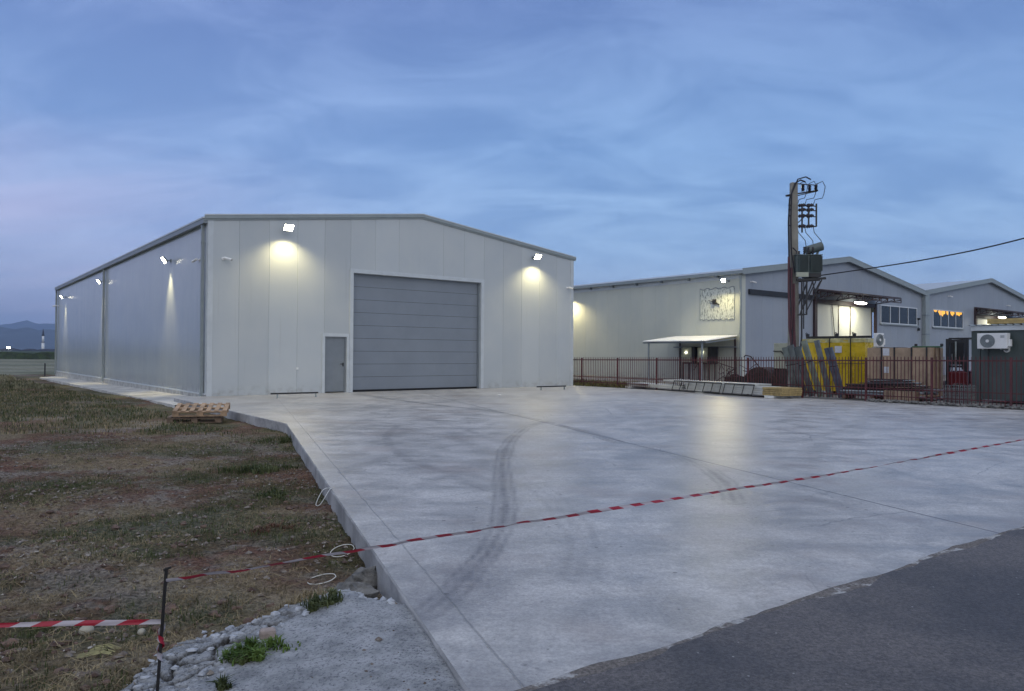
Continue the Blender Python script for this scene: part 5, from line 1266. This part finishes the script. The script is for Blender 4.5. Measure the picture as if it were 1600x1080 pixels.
# stakes and barrier tape
def tape_mat():
    m = bpy.data.materials.new('barrier_tape'); m.use_nodes = True; t = m.node_tree; b = t.nodes['Principled BSDF']
    uv = N(t, 'ShaderNodeUVMap'); s = N(t, 'ShaderNodeSeparateXYZ'); t.links.new(uv.outputs[0], s.inputs[0])
    k = math_(t, 'FRACT', math_(t, 'DIVIDE', math_(t, 'ADD', s.outputs[0], math_(t, 'MULTIPLY', s.outputs[1], .05)), .20))
    c = mixc(t, mapr(t, k, .49, .51), (.38, .35, .385), (.30, .010, .028)); t.links.new(c, b.inputs['Base Color']); b.inputs['Roughness'].default_value = .3
    b.inputs['Transmission Weight'].default_value = 0
    return m
M['tape'] = tape_mat()
def ribbon(name, pts, twist, width, label, sag=0., n=None, crumple=.006):
    L_ = sum((b_-a_).length for a_, b_ in zip(pts[:-1], pts[1:])); n = n or int(L_/.02); cum = [0]
    for a_, b_ in zip(pts[:-1], pts[1:]): cum.append(cum[-1]+(b_-a_).length)
    vs, fs, uvs = [], [], []; o_ = pts[0].copy()
    for k in range(n+1):
        s = L_*k/n; j = max(i_ for i_ in range(len(pts)-1) if cum[i_] <= s+1e-9); f_ = (s-cum[j])/(cum[j+1]-cum[j]); p = pts[j].lerp(pts[j+1], f_)
        d = (pts[j+1]-pts[j]).normalized(); f2 = k/n; p = p+Vector((0, 0, -sag*4*f2*(1-f2)))
        ang = twist(s); upv = Vector((0, 0, 1)); sd_ = d.cross(upv).normalized(); up2 = sd_.cross(d)
        w = up2*math.cos(ang)+sd_*math.sin(ang); cr_ = sd_*math.cos(ang)-up2*math.sin(ang)
        p = p+cr_*crumple*math.sin(s*23.)*(.5+.5*math.sin(s*7.1)); ww = width(s)
        for q, e_ in enumerate((-.5, -.17, .17, .5)): vs.append(tuple(p+w*ww*e_+cr_*crumple*.8*math.cos(e_*6+s*9)-o_)); uvs.append((s, q/3))
    for k in range(n):
        for q in range(3): a_ = k*4+q; fs.append((a_, a_+4, a_+5, a_+1))
    me = bpy.data.meshes.new(name); me.from_pydata(vs, [], fs); ul = me.uv_layers.new(name='UVMap')
    for l in me.loops: ul.data[l.index].uv = uvs[l.vertex_index]
    me.polygons.foreach_set('use_smooth', [True]*len(me.polygons)); me.materials.append(M['tape'])
    o = bpy.data.objects.new(name, me); COL.objects.link(o); o.location = o_; return o
def ray_d(px_, py_, dist): d = ray(px_, py_); return EYEP+d*dist      # dist = depth along the view axis
stb, stt = ray_d(243, 1100, 3.60), ray_d(260, 888, 3.48); stb.z = gzp(stb.x, stb.y)-.1
t = thing('stake', 'thin dark iron stake holding the barrier tape in the dirt', 'stake', tuple(stb))
mb = MB(); nseg = 22; mb.tube([(stt-stb)*(k/nseg) for k in range(nseg+1)], [.0075+.001*(k % 2) for k in range(nseg+1)], 8); mb.build('rod', M['stake'], t)
q_ = stt-stb; mb = MB(); mb.tube([q_+Vector((-.012, 0, -.008)), q_+Vector((.02, 0, .004))], .006, 6); mb.build('bent_tip', M['stake'], t)
A1 = ray_d(259, 908, 3.485); B1 = ray_d(1640, 677, 8.2)
ctrl = [(259, 908, 3.485), (330, 897, 3.6), (430, 882, 3.8), (556, 860, 4.0), (700, 836, 4.4), (850, 812, 4.85), (1000, 788, 5.35), (1150, 764, 5.9), (1300, 741, 6.5), (1450, 714, 7.2), (1600, 687, 8.0), (1760, 658, 9.1)]
pts = [ray_d(*c) for c in ctrl]
end = pts[-1]
def cat(pts, m_=10):
    o = []
    for k in range(len(pts)-1):
        p0, p1, p2, p3 = pts[max(k-1, 0)], pts[k], pts[k+1], pts[min(k+2, len(pts)-1)]
        for j in range(m_): s = j/m_; o.append(.5*((2*p1)+(p2-p0)*s+(2*p0-5*p1+4*p2-p3)*s*s+(3*p1-p0-3*p2+p3)*s**3))
    return o+[pts[-1]]
o = ribbon('barrier_tape', cat(pts), lambda s: .35+.50*math.sin(s*1.3)+.35*math.sin(s*3.1+1), lambda s: .024-.004*math.sin(s*2.1)*math.sin(s*.7)-.0006*s, 'x', crumple=.004, n=900)
tag(o, 'long red and white barrier tape stretched from the stake across the concrete to the right', 'barrier tape')
ctrl = [(252.5, 971.2, 3.535), (243, 971.5, 3.53), (180, 973, 3.5), (110, 974, 3.5), (40, 976, 3.5), (-60, 978, 3.52), (-260, 976, 3.6)]
o = ribbon('barrier_tape', cat([ray_d(*c) for c in ctrl]), lambda s: .15+.25*math.sin(s*2.4), lambda s: .0215+.003*math.sin(s*5), 'x', crumple=.003, n=300)
tag(o, 'short red and white barrier tape running left from the stake over the dirt', 'barrier tape')
# the wrapping on the stake
wr = []; 
for k in range(60):
    s = k/59; py_ = 968+s*52; c_ = stt.lerp(stb, (py_-888)/(1100-888)); a_ = s*14; wr.append(c_+Vector((math.cos(a_)*.013, math.sin(a_)*.013, 0)))
o = ribbon('tape_wrap', wr, lambda s: .2*math.sin(s*40), lambda s: .026, 'x', crumple=.002, n=240); tag(o, 'red and white tape knotted round the middle of the iron stake', 'barrier tape')
# the stake that carries the far end, outside the picture
t = thing('stake', 'second iron stake beyond the right edge carrying the long tape', 'stake', (end.x, end.y, 0)); mb = MB(); mb.tube([(0, 0, 0), (0, 0, end.z+.1)], .008, 8); mb.build('rod', M['stake'], t)

# stones
def stone(name, label, cat_, p, r, m_, sx=1, sy=1, sz=.7, rot=0, jit=.12, seg=12, rings=8, sink=.35):
    rr = random.Random(hash(label) % 1000 if False else int(r*1e4)); p = Vector(p); z_ = gzp(p.x, p.y)
    mb = MB(); mb.blob((0, 0, 0), r, sx, sy, sz, jit, seg, rings, rot, rr); o = mb.build(name, M[m_], smooth=jit < .1, loc=(p.x, p.y, z_+r*sz*(1-sink)))
    if jit < .1: s = o.modifiers.new('s', 'SUBSURF'); s.levels = 1; s.render_levels = 1
    return tag(o, label, cat_)
stone('stone', 'egg-shaped pale stone in the grass left of the stake, below the tape', 'stone', at(135, 993, -.2), .045, 'stone_pale', 1., .75, .72, .5, .04)
stone('stone', 'small round pale stone close to the left of the stake', 'stone', at(221, 993, -.2), .024, 'stone_pale', 1, 1, .9, 0, .05)
stone('boulder', 'upper grey boulder wedged against the slab edge', 'boulder', at(572, 905, -.16), .12, 'stone', 1.2, .85, .75, .5, .24, 10, 7)
stone('boulder', 'lower grey boulder beside the slab edge, at the rim of the cement', 'boulder', at(556, 925, -.15), .115, 'stone', 1.35, .9, .6, -.2, .22, 11, 7)
mb = MB(); mb.box(-.045, .045, -.035, .035, 0, .06); lp = at(418, 1006, -.13); o = mb.build('brick_fragment', M['brick_lump'], loc=(lp.x, lp.y, gzp(lp.x, lp.y)-.006), rz=.4, bevel=.018); tag(o, 'pinkish block fragment standing on the broken cement', 'brick fragment')
# white strap loops
def loop(label, pts, closed=True):
    pts = [Vector(p) for p in pts]; pts = cat(pts+[pts[0]] if closed else pts, 8); o_ = pts[0].copy(); mb = MB(); mb.tube([p-o_ for p in pts], .0035, 6, not closed)
    tag(mb.build('strap_loop', M['string'], loc=o_, smooth=True), label, 'strap loop', 'white strap loops by the slab')
c_ = at(503, 899, -.17); zg = gzp(c_.x, c_.y)
loop('white strap loop lying flat on the dirt below the tape', [(c_.x+.105*math.cos(a), c_.y+.085*math.sin(a), zg+.02+.02*math.sin(a*1+1)) for a in np.linspace(0, 2*math.pi, 9)[:-1]])
c_ = at(535, 858, -.14); zg = gzp(c_.x, c_.y)
loop('small white strap loop behind the tape at the foot of the slab', [(c_.x+.10*math.cos(a), c_.y+.05*math.sin(a), zg+.05+.04*math.sin(a+.5)) for a in np.linspace(0, 2*math.pi, 9)[:-1]])
c_ = at(519, 764, 0); d_ = at(496, 788, -.08)
loop('narrow white strap loop hanging over the slab edge', [c_+Vector((0, 0, .01)), c_.lerp(d_, .4)+Vector((.03, .0, .05)), d_+Vector((.03, 0, .0)), d_+Vector((-.02, .02, 0)), c_.lerp(d_, .4)+Vector((-.04, .02, .05))])
# dry leaf
lp = at(152, 1022, -.2); mb = MB()
for k in range(9):
    y_ = (k-4)*.012; pts_ = [(-.09+random.uniform(-.03, .02), y_*1.2, .008), (-.03, y_*1.6+random.uniform(-.02, .02), .02), (.04, y_*1.5+random.uniform(-.015, .015), .02+random.uniform(0, .01)), (.09+random.uniform(-.03, .02), y_*.9, .008)]
    for p_, q_ in zip(pts_[:-1], pts_[1:]): mb.quad((p_[0], p_[1]-.004, p_[2]), (q_[0], q_[1]-.004, q_[2]), (q_[0], q_[1]+.004, q_[2]+.003), (p_[0], p_[1]+.004, p_[2]+.003))
tag(mb.build('dry_leaf', M['leaf_dry'], loc=(lp.x, lp.y, gzp(lp.x, lp.y)), rz=.2), 'withered yellow leaf lying on the dirt left of the cement', 'leaf')

# ------------------------------------------------------------------ gravel, grass, straw
def scatter_pebbles(n, m_, name, label, rmin, rmax, region, dens):
    V_, F_ = [], []; base_v = np.array([(1, 0, 0), (.3, .95, 0), (-.8, .6, 0), (-.8, -.6, 0), (.3, -.95, 0), (0, 0, 1), (0, 0, -.6)], float); bf = [(0, 1, 5), (1, 2, 5), (2, 3, 5), (3, 4, 5), (4, 0, 5), (1, 0, 6), (2, 1, 6), (3, 2, 6), (4, 3, 6), (0, 4, 6)]
    x = rng.uniform(region[0], region[1], n); y = region[2]+(region[3]-region[2])*rng.random(n)**1.7
    ok = (slab_side(x, y) > .05) & (rng.random(n) < dens(x, y)) & (np.abs(x) < y*.72+.5); x, y = x[ok], y[ok]; z = ground_z(x, y); r = rmin+(rmax-rmin)*rng.random(len(x))**4; a = rng.random(len(x))*6.28
    co = base_v[None]*(1+.35*(rng.random((len(x), 7, 3))-.5)); co = co*np.stack([r*1.2, r*.85, r*.65], 1)[:, None, :]
    cx = co[..., 0]*np.cos(a)[:, None]-co[..., 1]*np.sin(a)[:, None]; cy = co[..., 0]*np.sin(a)[:, None]+co[..., 1]*np.cos(a)[:, None]
    co = np.stack([cx+x[:, None], cy+y[:, None], co[..., 2]+z[:, None]+r[:, None]*.2], -1).reshape(-1, 3)
    f = (np.array(bf)[None]+(np.arange(len(x))*7)[:, None, None]).reshape(-1, 3)
    me = bpy.data.meshes.new(name); me.from_pydata(co.tolist(), [], f.tolist()); me.materials.append(m_); o = bpy.data.objects.new(name, me); COL.objects.link(o)
    return tag(o, label, 'gravel', kind='stuff')
def pebble_mat():
    m = bpy.data.materials.new('pebbles'); m.use_nodes = True; t = m.node_tree; b = t.nodes['Principled BSDF']; c = N(t, 'ShaderNodeTexCoord').outputs['Object']
    n_ = noise(t, c, 14, 2, .5); k = noise(t, c, 31, 2, .5)
    col = mixc(t, mapr(t, n_, .35, .65), (.060, .034, .026), (.20, .175, .15)); col = mixc(t, mapr(t, k, .62, .68), col, (.38, .36, .32)); t.links.new(col, b.inputs['Base Color']); b.inputs['Roughness'].default_value = .9; return m
scatter_pebbles(42000, pebble_mat(), 'gravel', 'small stones and clods scattered over the bare soil', .004, .034, (-9, 0, 2.4, 15), lambda x, y: (.25+.75*sst(fbm(x, y, .8, 3, 77), .40, .58))*(1-.9*sst(cement_mask(x, y), 0, .1)))
def blades(name, label, cat_, xs, ys, hgt, m_, lean_=.5, w=.004, zoff=0., zf=None, kind='stuff', curve=.5):
    n = len(xs); a = rng.random(n)*2*math.pi; h = hgt*(.5+.8*rng.random(n)); z = (zf or ground_z)(xs, ys)+zoff; ln = lean_*rng.random(n)*h; ww = w*(.6+.8*rng.random(n))
    dx, dy = np.cos(a), np.sin(a); b0 = np.stack([xs-dy*ww, ys+dx*ww, z-.01], 1); b1 = np.stack([xs+dy*ww, ys-dx*ww, z-.01], 1)
    m0 = np.stack([xs+dx*ln*.35-dy*ww*.8, ys+dy*ln*.35+dx*ww*.8, z+h*.6], 1); m1 = np.stack([xs+dx*ln*.35+dy*ww*.8, ys+dy*ln*.35-dx*ww*.8, z+h*.6], 1); t_ = np.stack([xs+dx*ln*(1+curve*.4), ys+dy*ln*(1+curve*.4), z+h*(1-.35*ln/h)], 1)
    co = np.stack([b0, b1, m1, m0, t_], 1).reshape(-1, 3); i = np.arange(n)*5
    f = [tuple(q) for q in np.stack([i, i+1, i+2, i+3], 1).tolist()]+[tuple(q) for q in np.stack([i+3, i+2, i+4], 1).tolist()]
    me = bpy.data.meshes.new(name); me.from_pydata(co.tolist(), [], f); me.materials.append(m_); o = bpy.data.objects.new(name, me); COL.objects.link(o); return tag(o, label, cat_, kind=kind)
def veg_mat(name, lo, hi, sc=6.):
    m = bpy.data.materials.new(name); m.use_nodes = True; t = m.node_tree; b = t.nodes['Principled BSDF']; c = N(t, 'ShaderNodeTexCoord').outputs['Object']
    t.links.new(mixc(t, mapr(t, noise(t, c, sc, 4, .7), .35, .65), lo, hi), b.inputs['Base Color']); b.inputs['Roughness'].default_value = .75; b.inputs['Specular IOR Level'].default_value = .2; return m
GRN = veg_mat('grass_blades', (.030, .045, .016), (.105, .120, .050)); STR = veg_mat('straw_blades', (.12, .095, .055), (.34, .275, .165))
def sample(n, x0, x1, y0, y1, dens, pw=1.6):
    x = rng.uniform(x0, x1, n); y = y0+(y1-y0)*rng.random(n)**pw; d = dens(x, y)*(slab_side(x, y) > .03)*(np.abs(x) < y*.72+.5); ok = rng.random(n) < d; return x[ok], y[ok]
def gd(x, y):
    g_ = green_mask(x, y); cl_ = sst(fbm(x, y, 7, 3, 88), .42, .62); return np.clip(g_*1.1-.15, 0, 1)*(.1+.9*cl_)*(1-sst(cement_mask(x, y), -.05, .05))
def sd2(x, y):
    g_ = straw_mask(x, y); cl_ = sst(fbm(x, y, 6, 3, 89), .42, .62); return (np.clip(g_*1.1-.2, 0, 1)*(.15+.85*cl_)+.05)*(1-sst(cement_mask(x, y), -.05, .05))
x, y = sample(250000, -9.5, 0, 2.6, 17, gd); blades('grass', 'short green grass growing in patches on the bare soil', 'grass', x, y, .045, GRN, 1.0, .0028)
x, y = sample(420000, -9.5, 0, 2.6, 17, sd2); blades('dry_grass', 'straw-coloured dead grass strewn over the bare soil', 'dry grass', x, y, .030, STR, 4., .0020)
x, y = sample(160000, -26, 0, 15, 40, lambda x, y: (gd(x, y)*.8+.06)*((x-UA.x)*ue.x+(y-UA.y)*ue.y < -2.3), 1.1); blades('grass', 'rough grass farther back beside the warehouse path', 'grass', x, y, .09, GRN, .9, .008)
x, y = sample(140000, -26, 0, 15, 40, lambda x, y: (sd2(x, y)*.8+.10)*((x-UA.x)*ue.x+(y-UA.y)*ue.y < -2.3), 1.1); blades('dry_grass', 'dry pale grass farther back beside the warehouse path', 'dry grass', x, y, .08, STR, 1.2, .007)
# meadow
n = 90000; x = rng.uniform(-75, -14, n); y = 34+60*rng.random(n)**1.1; u_ = (x-UA.x)*ue.x+(y-UA.y)*ue.y; ok = (u_ < -2.6) & (x < -.5*y) & (x > -.74*y) & (fbm(x, y, .15, 3, 33) > .38); x, y = x[ok], y[ok]
blades('meadow', 'pale dry meadow between the plot and the crop field', 'meadow', x, y, .20, veg_mat('meadow_blades', (.08, .085, .045), (.27, .25, .16), .3), .8, .02, zf=lambda a_, b_: np.where(b_ < 61, ground_z(a_, b_), -.42))
# loose stalks and clods
def stalks(n):
    mb = MB()
    for k in range(n):
        y_ = 3.1+11*random.random()**1.5; x_ = -random.uniform(.0, .72)*y_
        if float(slab_side(np.array([x_]), np.array([y_]))[0]) < .1: continue
        if float(straw_mask(np.array([x_]), np.array([y_]))[0]) < random.random()*.5 or float(cement_mask(np.array([x_]), np.array([y_]))[0]) > .02: continue
        a_ = random.random()*6.28; L_ = random.uniform(.05, .22); c_ = random.uniform(-.5, .5); pts_ = []
        z0_ = gzp(x_, y_)
        for j in range(4): s_ = j/3; aa = a_+c_*s_; pts_.append((x_+math.cos(aa)*L_*s_, y_+math.sin(aa)*L_*s_, z0_+.008+.05*math.sin(s_*3.)*random.random()))
        mb.tube(pts_, .0016, 3, False)
    return mb
tag(stalks(2600).build('straw', STR), 'loose pale straw stalks strewn over the soil', 'straw', kind='stuff')
cl = MB()
for k in range(1500):
    y_ = 3.1+12*random.random()**1.4; x_ = -random.uniform(.0, .72)*y_
    if float(slab_side(np.array([x_]), np.array([y_]))[0]) < .08: continue
    if float(fbm(np.array([x_]), np.array([y_]), .9, 3, 99)[0]) < .5 or float(cement_mask(np.array([x_]), np.array([y_]))[0]) > -.06: continue
    r_ = .010+.032*random.random()**3; cl.blob((x_, y_, gzp(x_, y_)+r_*.1), r_, random.uniform(.8, 1.6), 1, random.uniform(.5, .8), .35, 7, 5, random.random()*3)
tag(cl.build('clods', mat('clod_soil', (.13, .085, .065), .95, var=.45, vscale=9, bump=.006, bscale=60, fine=.4)), 'brown clods of earth lying over the bare soil', 'clods', kind='stuff')

cr_ = MB()
for k in range(2600):
    x_ = random.uniform(-2.3, -.35); y_ = random.uniform(3.3, 5.6); X_, Y_ = np.array([x_]), np.array([y_])
    cm_ = float(cement_mask(X_, Y_)[0]); sd_ = float(slab_side(X_, Y_)[0])
    if sd_ < .04 or not (-.10 < cm_ < float(rubw(X_)[0])+.25) or random.random() > .55: continue
    r_ = .004+.026*random.random()**3.5; cr_.blob((x_, y_, gzp(x_, y_)+r_*.15), r_, random.uniform(.8, 1.7), 1, random.uniform(.35, .8), .4, 5, 4, random.random()*3)
tag(cr_.build('cement_crumbs', mat('cement_chips', (.36, .38, .41), .95, var=.3, vscale=12, bump=.003, bscale=80, fine=.4)), 'broken chips of pale cement strewn round the spilled patch', 'rubble', kind='stuff')

# individual tufts and weeds
def tuft(name, label, px_, py_, r, n, h, m_, lean_=1., w=.004, gz_=-.2, cat_='weed'):
    p = at(px_, py_, gz_); g0 = gzp(p.x, p.y); kc = max(3, int(n/45)); ca_ = rng.random(kc)*6.28; cq = rng.random(kc)**.9*r*1.25; cw = r*(.10+.20*rng.random(kc))
    k_ = rng.integers(0, kc, n); xs = np.cos(ca_[k_])*cq[k_]+rng.normal(0, 1, n)*cw[k_]; ys = np.sin(ca_[k_])*cq[k_]*.8+rng.normal(0, 1, n)*cw[k_]; h = h*(.4+.8*rng.random(kc))[k_]
    o = blades(name, label, cat_, xs, ys, h, m_, lean_, w, zf=lambda a_, b_: ground_z(a_+p.x, b_+p.y)-g0, kind=None); o.location = (p.x, p.y, g0)
    return o
tuft('weed', 'green weed growing from the cement edge right of the dry tuft', 508, 966, .12, 380, .055, GRN, 1.3, .005, -.14)
tuft('weed', 'bright green weed among the broken cement beside the pinkish fragment', 398, 1030, .12, 460, .060, veg_mat('weed_bright', (.035, .07, .012), (.11, .17, .04)), 1.3, .006, -.13)
tuft('weed', 'small green weed left among the broken cement slabs', 372, 1036, .05, 120, .035, GRN, 1.3, .005, -.13)
tuft('weed', 'low green weed at the bottom edge in the broken cement', 352, 1075, .06, 140, .05, GRN, 1.2, .005, -.12)
tuft('dry_tuft', 'straw-coloured dead tuft at the upper rim of the cement', 462, 956, .16, 500, .075, STR, 1.8, .003, -.16, 'dry tuft')
tuft('weed', 'leafy green weed against the slab corner', 440, 690, .34, 420, .10, GRN, .9, .008)
tuft('weed', 'bushy green weed on the soil near the slab, below the corner', 408, 735, .38, 420, .10, GRN, 1., .008)
tuft('weed', 'dark weed by the slab edge below the white strap loop', 432, 776, .25, 300, .075, GRN, 1.2, .007)
tuft('weed', 'reddish dry weed patch left of the lower slab edge', 418, 830, .22, 200, .05, veg_mat('weed_red', (.06, .03, .02), (.16, .09, .06)), 1.3, .005)
# grass strip at the fence foot right of the warehouse
n = 5000; u_ = rng.uniform(16.85, 20.5, n); v_ = rng.uniform(-3.0, 6, n); ok = ~((u_ < 17.05) & (v_ < -1)); u_, v_ = u_[ok], v_[ok]
xs = UA.x+ue.x*u_+us.x*v_; ys = UA.y+ue.y*u_+us.y*v_
blades('dry_grass', 'yellow-green grass strip under the fence right of the big warehouse', 'dry grass', xs, ys, .22, veg_mat('verge_blades', (.07, .07, .02), (.20, .18, .07), 2.), .9, .015, zf=lambda a_, b_: a_*0-.02)

# ------------------------------------------------------------------ air
HAZE = 1.9e-4
hz = MB(); hz.box(-8200, 8200, -900, 9200, -6.5, 420)
hm = bpy.data.materials.new('haze'); hm.use_nodes = True; t = hm.node_tree; t.nodes.clear(); vo = N(t, 'ShaderNodeVolumePrincipled'); oo = N(t, 'ShaderNodeOutputMaterial'); t.links.new(vo.outputs[0], oo.inputs['Volume'])
vo.inputs['Color'].default_value = (.46, .64, 1., 1); vo.inputs['Density'].default_value = HAZE
if HAZE: tag(hz.build('haze', hm), 'thin blue evening haze over the plain', 'haze', kind='stuff')
